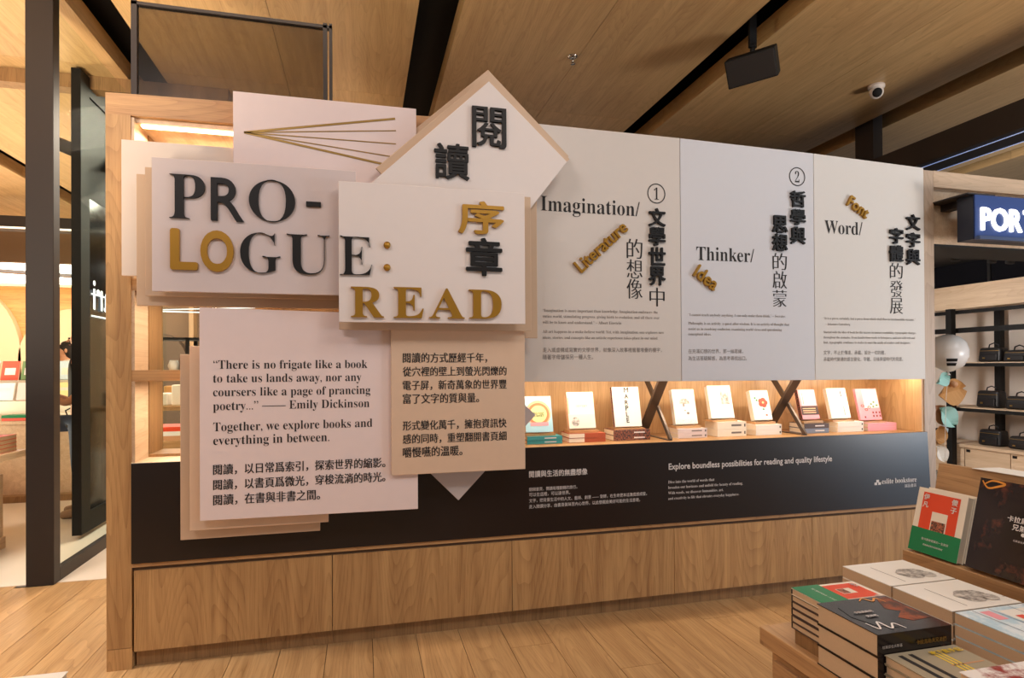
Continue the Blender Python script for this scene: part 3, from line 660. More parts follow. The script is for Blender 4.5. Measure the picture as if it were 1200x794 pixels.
def sm(P, n=8):
    out = []
    for i in range(len(P) - 1):
        p0, p1, p2, p3 = P[max(i - 1, 0)], P[i], P[i + 1], P[min(i + 2, len(P) - 1)]
        for k in range(n):
            t = k / n; out.append(tuple(.5 * (2 * p1[j] + (p2[j] - p0[j]) * t + (2 * p0[j] - 5 * p1[j] + 4 * p2[j] - p3[j]) * t * t + (3 * p1[j] - p0[j] - 3 * p2[j] + p3[j]) * t ** 3) for j in (0, 1)))
    return out + [P[-1]]
BLOB = mat('gloss_black_print', (24, 22, 24), .15); SCRIB = mat('orange_scribble', (226, 150, 60), .4)
def karama(r, w, h):
    mesh('printed_head', [(w * x, -.0007, h * z) for x, z in ((.34, .36), (.5, .28), (.66, .36), (.72, .52), (.66, .70), (.5, .76), (.38, .68), (.32, .54))], [tuple(range(8))], BLOB, r)
    tx(r, '卡拉馬助夫', w * .36, h * .60, w * .33, PRINTW, fat(.02)); tx(r, '兄弟們', w * .42, h * .52, w * .2, PRINTW, fat(.02))
    ring(r, 'printed_dot', w * .53, h * .485, w * .02, w * .02, PRINTW, 2); tx(r, '杜斯妥也夫斯基', w * .45, h * .40, w * .16, PRINTW)
    curve(r, 'printed_scribble', [(w * x, h * z) for x, z in sm([(.03, .97), (.1, .9), (.2, .93), (.27, .97), (.14, .985), (.05, .93)])], w * .012, SCRIB)
    curve(r, 'printed_scribble', [(w * x, h * z) for x, z in sm([(.6, .72), (.64, .84), (.8, .86), (.98, .82), (.9, .76), (.99, .7)])], w * .012, SCRIB)
    curve(r, 'printed_signature', [(w * x, h * z) for x, z in sm([(.7, .3), (.62, .24), (.72, .2), (.64, .12), (.76, .14), (.82, .26), (.95, .28), (.9, .18), (.99, .14)])], w * .012, PRINTW)

# two books standing on the ledge
yA = ZP(.71, 1067, 643)[1]; yB_ = ZP(.71, 1123, 662)[1]; xs = 1.402
w1 = yA - yB_; h1 = .165
T1 = math.radians(14)
r = make_book('ivory, red and green book with a green paper band, standing front on the ledge', w1, h1, .02, PAPER['ivory'], PAGEW, facing_left(xs, yA, .7088 + .02 * math.sin(T1), T1), 'books standing on the table ledge')
ivan(r, w1, h1)
make_book('second ivory copy standing just behind the green-banded book on the ledge', w1, h1, .016, PAPER['ivory'], PAGEW, facing_left(xs + .0225, yA - .008, .7088 + .016 * math.sin(T1), T1), 'books standing on the table ledge')
yK = ZP(.71, 1131, 666)[1]
r = make_book('thick glossy black and brown novel with orange scribbles, standing on the ledge', .215, .215, .035, DARKART, PAGEW, facing_left(xs - .004, yK, .7088 + .035 * math.sin(T1), T1), 'books standing on the table ledge')
karama(r, .215, .215)

# flat stacks: book lies with its head towards -x unless spun
def flat(x0, x1, y0, y1, z1, t, cov, pg, label, group, spin=False, spine=None):
    """lying book filling x0..x1, y0..y1, top at z1; spine towards the viewer; spin = text runs along y instead"""
    if not spin:
        return make_book(label, y1 - y0, x1 - x0, t, cov, pg, lying(x1, y0, z1), group, spine=spine)
    return make_book(label, x1 - x0, y1 - y0, t, cov, pg, Matrix.Translation((x0, y0, z1)) @ M4((1, 0, 0), (0, 0, -1), (0, 1, 0), (0, 0, 0)), group, spine=spine)
def ordinal(k, n): return 'topmost' if k == 0 else ('lowest' if k == n - 1 else ('second', 'third', 'fourth', 'fifth', 'sixth', 'seventh')[k - 1] + ' from the top')
def stack(x0, x1, y0, y1, ztop, ts, cov, pg, what, group, top=None, spin=False, jit=.002, spine=None):
    z = ztop
    for k, t in enumerate(ts):
        j, q = (random.uniform(-jit, jit), random.uniform(-jit, jit)) if k else (0, 0)
        r = flat(x0 + j, x1 + j, y0 + q, y1 + q, z, t - .0006, cov, pg, '%s, %s of its stack' % (what, ordinal(k, len(ts))), group, spin, spine)
        if k == 0 and top: top(r, y1 - y0 if not spin else x1 - x0, x1 - x0 if not spin else y1 - y0)
        z -= t
    return z
# green and red books on a wooden riser, back left of the table
z = .702
rs = thing('riser', 'small wooden riser under the stack of green and red books', 'book stand')
box('block', .935, 1.08, -1.66, -1.552, TZ + .0005, .612, OAKD, rs)
def ivan_flat(r, w, h): ivan(r, w, h)
zz = .7015
for k in range(6):
    j = random.uniform(-.002, .002) if k else 0
    # cover up, foot towards -x, so the green band lies at the left
    mw = Matrix.Translation((.929 + j, -1.548 + j, zz)) @ M4((0, -1, 0), (0, 0, -1), (1, 0, 0), (0, 0, 0))
    r = make_book('red and green book at the table corner, %s of its stack' % ordinal(k, 6), .092, .165, .0142, PAPER['darkbrown'] if k else PAPER['ivory'], PAGES, mw, 'green and red books in the flat stack', spine=PAPER['black'])
    if k == 0:
        face(r, 'printed_red_panel', .092 * .1, .092 * .93, .165 * .3, .165 * .94, PAPER['red'], 0); face(r, 'printed_picture', .092 * .36, .092 * .66, .165 * .52, .165 * .74, PAPER['ivory'], 1)
        face(r, 'printed_figures', .092 * .38, .092 * .64, .165 * .53, .165 * .64, sketch('figure_print_small', (60, 50, 44), (190, 110, 80), 240, .5), 2); face(r, 'paper_band', 0, .092, -.0004, .165 * .42, PAPER['green'], 3)
        tx(r, '我只要那簡單的一生就好', .02, .035, .07, PRINTW); tx(r, '伊凡', .085, .140, .022, PRINTW, fat(.02)); tx(r, '傻子', .016, .140, .02, PRINTW, fat(.02))
    zz -= .0148
# thick dark novels
def ktop(r, w, h):
    # turned a quarter so the title reads from the aisle
    mesh('printed_head', [(w * x, -.0007, h * z) for x, z in ((.1, .62), (.3, .5), (.75, .52), (.9, .7), (.8, .86), (.5, .92), (.2, .82))], [tuple(range(7))], BLOB, r)
    m = M4((0, 0, -1), (1, 0, 0), (0, -1, 0), (w * .55, -.0012, h * .82)); letters('printed_text', '卡拉馬助夫', PRINTW, r, mw=(m, h * .26), dil=fat(.02))
    m = M4((0, 0, -1), (1, 0, 0), (0, -1, 0), (w * .42, -.0012, h * .76)); letters('printed_text', '兄弟們', PRINTW, r, mw=(m, h * .15), dil=fat(.02))
    curve(r, 'printed_signature', [(w * x, h * z) for x, z in sm([(.3, .9), (.12, .86), (.3, .74), (.1, .72), (.22, .6), (.06, .56)])], w * .014, PRINTW)
    curve(r, 'printed_scribble', [(w * x, h * z) for x, z in sm([(.9, .46), (.97, .36), (.86, .3), (.94, .2), (.8, .16)])], w * .014, SCRIB)
    sp = lambda zz, dy: M4((0, 0, -1), (0, -1, 0), (-1, 0, 0), (-.0004, dy, zz))
    letters('printed_text', '卡拉馬助夫兄弟們', GOLDF, r, mw=(sp(h * .5, .026), .07), dil=fat(.02)); letters('printed_text', '杜斯妥也夫斯基', PRINTW, r, mw=(sp(h * .95, .026), .045))
    mesh('printed_orange_field', [(w * x, -.0004, h * z) for x, z in ((.25, .02), (.95, .02), (.9, .2), (.62, .34), (.5, .22), (.35, .4), (.22, .3))], [tuple(range(7))], sketch('orange_brown_print', (150, 76, 44), (80, 52, 46), 30, .5), r)
kx0, kx1, ky0, ky1 = .914, 1.084, -1.795, -1.6435
stack(kx0, kx1, ky0, ky1, .705, (.042, .042, .0405), DARKART, PAGES, 'thick dark novel lying flat', 'dark novels in the flat stack', ktop, jit=.001)
# white books with an engraving
def wtop(r, w, h):
    for e_, q in enumerate(((.6, .32, .14, .16), (.74, .44, .12, .14), (.62, .50, .12, .10), (.80, .28, .10, .13), (.52, .42, .08, .10))): ring(r, 'printed_engraving', w * q[0], h * q[1], w * q[2], h * q[3], ENGR, e_)
    face(r, 'printed_rule', w * .3, w * .31, h * .1, h * .8, PRINTG, 0)
    tx(r, '文學', w * .93, h * .2, .008, PRINT)
for y0, y1, lab in ((-1.592, -1.452, 'white book with grey engraving, farther stack'), (-1.737, -1.597, 'white book with grey engraving, nearer stack')):
    stack(1.156, 1.340, y0, y1, .700, (.028, .030, .030, .030), PAPER['white'], PAGES, lab, 'white engraved books in the flat stacks', wtop, jit=.0006, spin=True, spine=PAGES)
def btop(r, w, h):
    for q, (z0, z1) in enumerate(((.2, .75), (.05, .4))): face(r, 'printed_red_bar', w * (.52 + .3 * q), w * (.62 + .3 * q), h * z0, h * z1, PAPER['coral'], 1)
    for xx in (.2, .42, .7, .9): face(r, 'printed_rule', w * xx, w * xx + .0018, .004, h - .004, PAPER['slate'], 1)
    face(r, 'printed_title', w * .25, w * .38, h * .7, h * .93, PAPER['pink'], 0); face(r, 'printed_cloud', w * .46, w * .95, h * .42, h * .9, PAPER['white'], 0)
stack(1.156, 1.345, -1.915, -1.743, .7005, (.024, .024, .024, .024, .022), BLUEART, PAGES, 'pale blue book with red bars, farther stack', 'pale blue books in the flat stack', btop, jit=.001, spin=True, spine=PAGES)
stack(1.150, 1.345, -2.10, -1.92, .7005, (.024, .024, .024, .024, .022), BLUEART, PAGES, 'pale blue book, nearer stack at the picture edge', 'second stack of pale blue books', btop, jit=.001, spin=True, spine=PAGES)
def gtop(r, w, h):
    face(r, 'printed_strip', w * .08, w * .92, h * .82, h * .88, PRINT, 0); face(r, 'printed_strip', w * .08, w * .92, h * .68, h * .74, PRINT, 0)
    for q in range(3): face(r, 'printed_line_block', w * .12, w * .82, h * (.44 - .055 * q), h * (.465 - .055 * q), PAPER['yellow'], 0)
    for q, ch in enumerate('地下室手記'):
        m = M4((0, 0, -1), (1, 0, 0), (0, -1, 0), (w * (.80 - .0 * q), -.0012, h * (.5 - .09 * q))); letters('printed_text', ch, PAPER['yellow'], r, mw=(m, .013), dil=fat(.03))
    face(r, 'printed_strip', w * .5, w * .53, h * .05, h * .5, PAPER['tan'], 0)
stack(.926, 1.088, -1.925, -1.797, .668, (.0175,) * 5, PAPER['grey'], PAGES, 'grey book with yellow lettering lying flat', 'grey and yellow books in the flat stack', gtop, jit=.001)
stack(.938, 1.105, -2.07, -1.929, .7005, (.024,) * 5, MAROONART, PAGES, 'maroon and white book at the very front', 'maroon and white books in the flat stack', None, jit=.001)
# corner of a white sheet at the lower left
hp = ZP(.62, 80, 786)
st_ = thing('side_table', 'low table just under the lower left edge of the picture', 'table')
box('tabletop', hp[0] - .62, hp[0] + .012, hp[1] - .5, hp[1] + .012, .55, .585, OAKX, st_)
for lx in (-.58, -.03):
    for ly in (-.46, -.03): box('leg', hp[0] + lx - .02, hp[0] + lx + .02, hp[1] + ly - .02, hp[1] + ly + .02, .001, .55, OAK, st_)
r = make_book('white book showing one corner at the lower left edge of the picture', .30, .2, .033, PAPER['white'], PAGEW, Matrix.Translation((hp[0] - .30, hp[1] - .2, .62)) @ M4((1, 0, 0), (0, 0, -1), (0, 1, 0), (0, 0, 0)))

# ============================================================ CEILING THINGS
def frame_on(z, u, v): x, y = ZP(z, u, v); return x, y
sx, sy = frame_on(ZC, 671, 66)
r = thing('sprinkler', 'small chrome fire sprinkler with a round rose on the timber ceiling', 'sprinkler', mw=Matrix.Translation((sx, sy, ZC)))
CHROME = mat('chrome', (200, 196, 190), .2, 1)
lathe('rose', [(.036, .0), (.036, -.004), (.022, -.014), (.014, -.016)], CHROME, r); lathe('nozzle', [(.007, -.014), (.007, -.034), (.004, -.04)], CHROME, r)
lathe('deflector', [(.018, -.050), (.018, -.053)], CHROME, r)
for s in (-1, 1): tube('yoke_arm', [(s * .006, 0, -.034), (s * .010, 0, -.042), (s * .003, 0, -.051)], .0018, CHROME, r)
# dome camera
dx_, dy_ = frame_on(ZC, 1027, 100)
WHITEP = mat('white_plastic', (232, 222, 214), .35)
r = thing('dome_camera', 'white turret security camera with a black lens on the timber ceiling', 'camera', mw=Matrix.Translation((dx_, dy_, ZC)))
lathe('mount', [(.058, 0), (.058, -.018), (.050, -.03)], WHITEP, r)
lathe('turret', [(.0005, .05), (.03, .043), (.046, .024), (.05, 0), (.046, -.024), (.036, -.036)], WHITEP, r, Matrix.Translation((0, 0, -.052)) @ (Vector((-.55, -.75, -.45)).to_track_quat('-Z', 'Y').to_matrix().to_4x4()))
ln = lathe('lens', [(.0005, -.030), (.030, -.032), (.034, -.040), (.028, -.044), (.0005, -.045)], BLACKM, r, Matrix.Translation((0, 0, -.052)) @ (Vector((-.55, -.75, -.45)).to_track_quat('-Z', 'Y').to_matrix().to_4x4()))
# loudspeaker hung from the slot
cx = 2.45; cy, cz = XP(2.45, 882, 78)
r = thing('loudspeaker', 'black box loudspeaker hanging by a bracket from a ceiling slot', 'loudspeaker', mw=Matrix.Translation((cx, cy, cz)))
RS = Matrix.Rotation(math.radians(-46), 4, 'Z') @ Matrix.Rotation(math.radians(-3), 4, 'Y') @ Matrix.Rotation(math.radians(32), 4, 'X')
spk = []
spk.append(bevel_(box('cabinet', -.15, .15, -.09, .07, -.085, .085, BLACKM, r), .006)); spk.append(bevel_(box('grille', -.143, .143, -.096, -.089, -.078, .078, mat('speaker_cloth', (34, 28, 26), .9, noise=.2, nscale=400), r), .003))
for o in spk: o.data.transform(RS)
tube('swivel', [(0, 0, .07), (0, 0, .14)], .016, BLACKM, r); 
bar('bracket', (0, 0, .12), (0, 0, 3.62 - cz), .05, .02, BLACKM, r, up=(0, 1, 0))
lathe('ball_joint', [(.0005, -.02), (.015, -.014), (.02, 0), (.015, .014), (.0005, .02)], BLACKM, r, Matrix.Translation((0, 0, .13)))
# steel beam with two light lines, and its hanger
r = thing('steel_beam', 'long dark steel beam with two thin bluish light lines at upper right', 'beam')
box('beam', 4.33, 4.62, -3.6, 9, 2.79, 2.985, BLACK, r)
BLUEL = led('blue_white_light_line', (130, 160, 220), .7)
box('light_line', 4.40, 4.408, -3.5, 8, 2.786, 2.79, BLUEL, r); box('light_line', 4.600, 4.608, -3.5, 8, 2.786, 2.79, BLUEL, r)
box('hanger', 4.40, 4.50, 1.66, 1.86, 2.985, 3.46, BLACK, r); box('hanger_plate', 4.36, 4.54, 1.60, 1.92, 2.985, 2.995, BLACK, r)
# smoked glass screen standing on top of the wall
r = thing('glass_screen', 'smoked glass panel in a thin black frame above the open bay', 'screen')
box('pane', -1.035, -.165, .497, .503, 2.30, 2.93, SMOKE, r)
box('frame_side', -1.055, -1.030, .485, .515, 2.14, 2.95, BLACK, r); box('frame_side', -.185, -.165, .485, .515, 2.14, 2.955, BLACK, r); box('frame_side', -.155, -.140, .485, .515, 2.14, 2.955, BLACK, r)
box('frame_top', -1.055, -.14, .485, .515, 2.93, 2.945, BLACK, r); box('frame_bottom', -1.055, -.14, .485, .515, 2.285, 2.30, BLACK, r)

# ============================================================ ENTRANCE, LEFT
def on(x, u, v): return XP(x, u, v)
r = thing('glazed_partition', 'tall black steel post and floor rail framing clear glass at the left', 'partition')
bevel_(box('post', -1.800, -1.665, 1.16, 1.235, .0, ZC + .1, BLACK, r), .003)
box('floor_rail', -1.70, -1.665, 1.235, 3.2, .001, .075, BLACK, r)
box('pane', -1.690, -1.682, 1.235, 3.2, .075, 3.25, CLEAR, r)
dr = thing('glass_door', 'open black framed door leaf with dark reflecting glass left of the oak frame', 'door')
box('stile', -1.975, -1.915, 2.13, 2.27, .03, 3.32, BLACKM, dr); box('rail', -1.975, -1.915, 2.27, 3.3, .03, .17, BLACKM, dr); box('rail', -1.975, -1.915, 2.27, 3.3, 3.18, 3.32, BLACKM, dr)
box('dark_glass', -1.955, -1.935, 2.27, 3.3, .17, 2.45, mat('dark_door_glass', (14, 12, 14), .12, spec=.35), dr); box('top_panel', -1.96, -1.93, 2.27, 3.3, 2.45, 3.18, BLACKM, dr)
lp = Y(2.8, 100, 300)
# reflection in the door glass, imitated by glowing lines and letters on the leaf
for zz_, nm in ((on(-1.914, 104, 344)[1], 'light_line'), (on(-1.914, 104, 370)[1], 'light_line')): box(nm, -1.9148, -1.9142, 2.29, 3.0, zz_, zz_ + .012, led('door_reflection_line', (220, 230, 240), .8), dr)
letters('door_reflection', 'cari', led('door_reflection_letters', (220, 230, 240), .8), dr, mw=(M4((0, -1, 0), (0, 0, 1), (1, 0, 0), (-1.9145, 2.78, on(-1.914, 110, 362)[1])), .46), asp=1.0, dil=fat(.01))
# transom beams over the entrance
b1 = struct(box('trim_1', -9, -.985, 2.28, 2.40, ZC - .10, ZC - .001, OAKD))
r = thing('steel_beam', 'black steel beam crossing behind the tall post at upper left', 'beam')
a = Y(2.6, 20, 172); b_ = Y(2.6, 122, 204)
bar('beam', (a[0], 3.2, a[1] + .25), (b_[0] + .3, 2.45, b_[1] - .05), .10, .10, BLACKM, r)
hd = Y(6.0, 45, 262)
struct(boxes('trim_2', [(-9, 1, 6.0, 6.25, Y(6, 45, 268)[1], Y(6, 45, 254)[1])], BLACK))
box('light_edge', -9, 1, 5.985, 5.999, Y(6, 45, 269)[1], Y(6, 45, 267)[1], led('soft_light_edge', (255, 226, 190), 1.0), bpy.data.objects['trim_2'])
# spot on the track
tx_, ty_ = ZP(ZC + .02, 12, 170)
r = thing('spotlight', 'small black cylinder spotlight glowing on the ceiling track at far left', 'spotlight', mw=Matrix.Translation((-3.42, 3.75, 3.17)))
lathe('can', [(.045, -.06), (.045, .07), (.02, .08)], BLACKM, r); lathe('lamp', [(.036, -.062), (.036, -.0605)], led('spot_lamp', (255, 240, 215), 12), r); tube('stem', [(0, 0, .08), (0, 0, .28)], .01, BLACKM, r)

# ============================================================ BOOKSTORE BEHIND
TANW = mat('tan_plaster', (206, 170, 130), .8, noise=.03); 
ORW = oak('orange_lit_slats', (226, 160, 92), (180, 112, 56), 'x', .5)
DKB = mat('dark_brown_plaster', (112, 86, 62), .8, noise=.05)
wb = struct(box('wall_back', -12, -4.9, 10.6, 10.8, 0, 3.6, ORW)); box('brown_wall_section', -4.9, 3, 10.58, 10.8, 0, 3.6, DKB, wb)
def arch(cx, rx, rz, zs, y, m, nm='arch_panel'):
    pts = [(cx + rx, 0.002), (cx + rx, zs)] + [(cx + rx * math.cos(a * math.pi / 20), zs + rz * math.sin(a * math.pi / 20)) for a in range(1, 20)] + [(cx - rx, zs), (cx - rx, .002)]
    return prism(nm, pts[::-1][::1] if False else [pts[-1], pts[0]] + pts[1:-1], y, 10.6, m, wb)
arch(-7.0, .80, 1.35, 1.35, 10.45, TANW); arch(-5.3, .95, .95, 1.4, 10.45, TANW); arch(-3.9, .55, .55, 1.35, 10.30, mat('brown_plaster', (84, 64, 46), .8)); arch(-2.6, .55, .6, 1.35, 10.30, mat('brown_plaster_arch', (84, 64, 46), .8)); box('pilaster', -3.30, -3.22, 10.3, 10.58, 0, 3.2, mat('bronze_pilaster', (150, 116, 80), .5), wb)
struct(box('wall_side', -9.05, -9, 1.2, 10.6, 0, 3.6, TANW))
wm = struct(box('wall_far_right', -.1, 0, 1.6, 10.6, 0, 2.2, TANW))
lb = thing('luminous_ceiling', 'large glowing white ceiling panels crossed by dark ribs over the bookstore', 'ceiling light')
box('diffuser', -9, -.2, 7.42, 10.28, 2.75, 2.78, LEDSTORE, lb); box('surround', -9, -.2, 7.30, 7.42, 2.73, 3.33, mat('brown_bulkhead', (120, 94, 68), .8), lb)
for i, (u0, v0, u1, v1) in enumerate(((-30, 298, 130, 345), (0, 341, 130, 343))):
    pass
bar('rib', (-6.8, 7.6, 2.72), (-3.2, 9.2, 2.72), .14, .05, GREYSTEEL, lb, up=(0, 0, 1)); bar('rib', (-8, 10.0, 2.72), (-1, 10.0, 2.72), .14, .05, TANW, lb)
# long counter with book displays
ct = thing('display_counter', 'long pale oak counter carrying white book displays behind the tall post', 'counter')
box('body', -4.2, -2.30, 3.70, 4.3, .06, .70, PALE, ct); box('top', -4.25, -2.28, 3.66, 4.35, .70, .73, PALE, ct); box('plinth', -4.2, -2.3, 3.6, 4.3, .002, .06, OAKD, ct)
for k, (z0, y0) in enumerate(((.73, 3.9), (.92, 4.1))): box('riser_shelf', -4.2, -2.35, y0, y0 + .3, z0 if k == 0 else .73, z0 + .17, PAPER['ivory'], ct)
cols = ['white', 'cream', 'ivory', 'peach', 'white', 'coral', 'sage', 'white', 'bluewhite', 'orange', 'white', 'lilac', 'green', 'ivory', 'blue', 'white']
NTH = ['one', 'two', 'three', 'four', 'five', 'six', 'seven', 'eight', 'nine', 'ten', 'eleven', 'twelve', 'thirteen', 'fourteen', 'fifteen', 'sixteen', 'seventeen', 'eighteen']
x = -4.15; i = 0
while x < -2.45:
    w = random.uniform(.11, .15); c_ = cols[i % 16]
    m = make_book('%s book facing out in the upper display row, number %s from its left end' % ({'cream': 'cream yellow', 'sage': 'sage green', 'bluewhite': 'pale blue'}.get(c_, c_), NTH[i]), w, .19, .02, PAPER[c_], PAGEW,
                  Matrix.Translation((x, 4.16, 1.096)) @ Matrix.Rotation(-.25, 4, 'X'), 'books facing out behind the counter')
    face(m, 'printed_block', w * .2, w * .8, .05, .12, PAPER[cols[(i + 5) % 16]], 0)
    x += w + .02; i += 1
x = -4.15; i = 3
while x < -2.45:
    w = random.uniform(.12, .16); c_ = cols[(i * 3) % 16]
    m = make_book('%s book facing out in the lower display row, number %s from its left end' % (c_.replace('bluewhite', 'pale blue'), NTH[i - 3]), w, .17, .02, PAPER[c_], PAGEW, Matrix.Translation((x, 3.95, .906)) @ Matrix.Rotation(-.25, 4, 'X'), 'books facing out behind the counter')
    face(m, 'printed_block', w * .2, w * .8, .09, .12, PAPER[cols[(i + 2) % 16]], 0)
    x += w + .025; i += 1
for k in range(12):
    xx = -4.15 + (k % 6) * .33
    make_book('%s book lying on the pale counter, %s layer, pile %s from the left' % (('white', 'green', 'ivory', 'coral')[k % 4], ('lower', 'upper')[k // 6], NTH[k % 6]), .18, .24, .025, PAPER[('white', 'green', 'ivory', 'coral')[k % 4]], PAGEW,
              lying(xx + .24, 3.68, .731 + .026 * (1 + k // 6)), 'books lying on the pale counter')
# near display table at far left, running away
dt = thing('display_table', 'pale oak table running away along the left picture edge', 'table')
box('top', -3.3, -2.19, 1.30, 2.05, .62, .66, PALE, dt); box('body', -3.25, -2.36, 1.33, 2.02, .08, .62, PALE, dt); box('plinth', -3.28, -2.33, 1.30, 2.05, .002, .08, PALE, dt); box('sliding_panel', -2.36, -2.33, 1.50, 2.02, .085, .50, PALE, dt)
for s_, (x_, y_, n_, c_, w_) in enumerate(((-2.58, 1.52, 5, 'tan', 'tan'), (-2.50, 1.80, 4, 'coral', 'coral'), (-2.90, 1.50, 6, 'darkbrown', 'dark brown'), (-2.86, 1.80, 3, 'white', 'white'))):
    for k in range(n_): make_book('%s book stacked on the left edge table, %s' % (w_, ordinal(n_ - 1 - k, n_)), .2, .26, .026, PAPER[c_], PAGES, lying(x_ + .26, y_, .661 + .0265 * (k + 1)), 'stacked books on the left table')
make_book('olive brown book standing tilted on the stack at the left picture edge', .13, .20, .045, PAPER['darkbrown'], PAGES, Matrix.Translation((-2.52, 1.56, .661 + .0265 * 5 + .012)) @ Matrix.Rotation(-.2, 4, 'X'), 'stacked books on the left table')
# seen through the open bay
rk = thing('shelf_rack', 'black steel shelf rack far behind the open bay', 'shelf')
for xx in (-2.95, -2.2, -1.5, -.8):
    for yy in (5.9, 6.3): box('upright', xx - .02, xx + .02, yy - .02, yy + .02, .002, 1.60, BLACKM, rk)
for zz_ in (.35, .75, 1.13, 1.57): box('shelf', -2.97, -.78, 5.88, 6.32, zz_, zz_ + .03, BLACKM if zz_ > 1.5 else PALE, rk)
kinds = [('white', 'box'), ('black', 'bag'), ('kraft', 'box'), ('white', 'pot'), ('darkbrown', 'bag'), ('ivory', 'box')]
for j, zz_ in enumerate((.78, 1.16)):
    for k in range(11):
        c_, kd = kinds[(k + j) % 6]; xx = -2.88 + k * .185; hh = random.uniform(.09, .26)
        if kd == 'pot':
            o = lathe('pot', [(.05, 0), (.075, hh * .5), (.05, hh)], PAPER[c_], None, Matrix.Translation((xx + .1, 6.08, zz_ + .001)), 12); tag(o, 'white round pot on the black rack, %s shelf, number %s from its left end' % (('middle', 'upper')[j], NTH[k]), 'pot', 'goods on the black rack')
        else:
            o = bevel_(box('gift_box' if kd == 'box' else 'bag', xx, xx + .14, 6.0, 6.16, zz_ + .001, zz_ + hh, PAPER[c_]), .012); tag(o, '%s %s on the black rack, %s shelf, number %s from its left end' % (c_.replace('darkbrown', 'dark brown'), 'box' if kd == 'box' else 'bag', ('middle', 'upper')[j], NTH[k]), kd if kd == 'bag' else 'box', 'goods on the black rack')
mt = thing('display_table', 'brown wooden table with items on it seen through the open bay', 'table')
box('tabletop', -2.2, -1.3, 3.6, 4.3, .80, .84, OAKX, mt)
for xx in (-2.12, -1.4):
    for yy in (3.66, 4.22): box('leg', xx - .04, xx + .04, yy - .04, yy + .04, .002, .80, OAKD, mt)
for k, (xx, yy, c_, h_) in enumerate(((-2.1, 3.7, 'black', .16), (-1.95, 3.75, 'white', .12), (-1.78, 3.7, 'ivory', .2), (-1.6, 3.8, 'black', .14), (-1.95, 4.05, 'kraft', .18))):
    o = bevel_(box('gift_box', xx, xx + .13, yy, yy + .12, .841, .841 + h_, PAPER[c_]), .01); tag(o, '%s box %s on the brown table seen through the bay' % (c_, ('at the left end', 'beside the black one', 'tallest', 'low, at the right end', 'at the rear')[k]), 'box')
nt_ = thing('display_table', 'oak shelf table directly behind the open bay glass', 'table')
box('tabletop', -1.13, -.2, .62, 1.15, .80, .835, OAKX, nt_); box('body', -1.12, -.2, .66, 1.1, .002, .80, OAKD, nt_)
for k in range(3):
    make_book('book lying flat behind the bay glass, %s of three' % ('lowest', 'middle', 'topmost')[k], .2, .5, .022, PAPER[('tan', 'white', 'red')[k]], PAGEW, lying(-.62, .66, .836 + .0225 * (k + 1)), 'books behind the bay glass')
make_book('slate blue magazine lying at the back behind the bay glass', .2, .4, .02, PAPER['slate'], PAGEW, lying(-.62, .88, .836 + .021), 'books behind the bay glass')
lt = thing('light_rail', 'thin bluish white light lines on the store ceiling seen through the bay', 'light')
BWL = led('cool_line', (190, 225, 240), 1.1)
bar('light_line', (-2.9, 7.0, 2.05), (-1.0, 4.9, 1.92), .02, .012, BWL, lt); bar('light_line', (-2.9, 7.0, 2.03), (-.9, 6.9, 2.0), .02, .014, BWL, lt)
for q in ((-2.85, 6.98, 2.04), (-.95, 6.9, 2.0), (-1.05, 4.95, 1.93)): tube('wire', [q, (q[0], q[1], 3.34)], .004, BLACKM, lt, 5)

# ============================================================ PEOPLE
SKIN = mat('skin', (206, 152, 120), .55); HAIR = mat('black_hair', (28, 22, 20), .5); DENIM = mat('denim', (84, 100, 126), .8, noise=.1, nscale=200); TEE = mat('black_tee', (28, 26, 28), .8); WSH = mat('white_shirt', (226, 216, 206), .8)
SHOE = mat('tan_shoe', (150, 120, 92), .6)
def skin(name, V, E, Rr, m, parent, sub=2):
    me = bpy.data.meshes.new(name); me.from_pydata(V, E, []); me.materials.append(m); o = link(bpy.data.objects.new(name, me), parent)
    md = o.modifiers.new('skin', 'SKIN'); md.use_smooth_shade = True
    me.skin_vertices[0].data
    for i, r_ in enumerate(Rr): me.skin_vertices[0].data[i].radius = r_ if isinstance(r_, tuple) else (r_, r_)
    me.skin_vertices[0].data[0].use_root = True
    s = o.modifiers.new('sub', 'SUBSURF'); s.levels = s.render_levels = sub
    return o
def skinmesh(name, V, E, Rr, m, parent, sub=2):
    me = bpy.data.meshes.new(name); me.from_pydata(V, E, []); me.materials.append(m); o = link(bpy.data.objects.new(name, me), parent)
    bm = bmesh.new(); bm.from_mesh(me); bm.verts.layers.skin.verify(); bm.to_mesh(me); bm.free()
    md = o.modifiers.new('skin', 'SKIN'); md.use_smooth_shade = True
    if not len(me.skin_vertices): return o
    for i, r_ in enumerate(Rr): me.skin_vertices[0].data[i].radius = r_ if isinstance(r_, tuple) else (r_, r_)
    me.skin_vertices[0].data[0].use_root = True
    s = o.modifiers.new('sub', 'SUBSURF'); s.levels = s.render_levels = sub
    return o
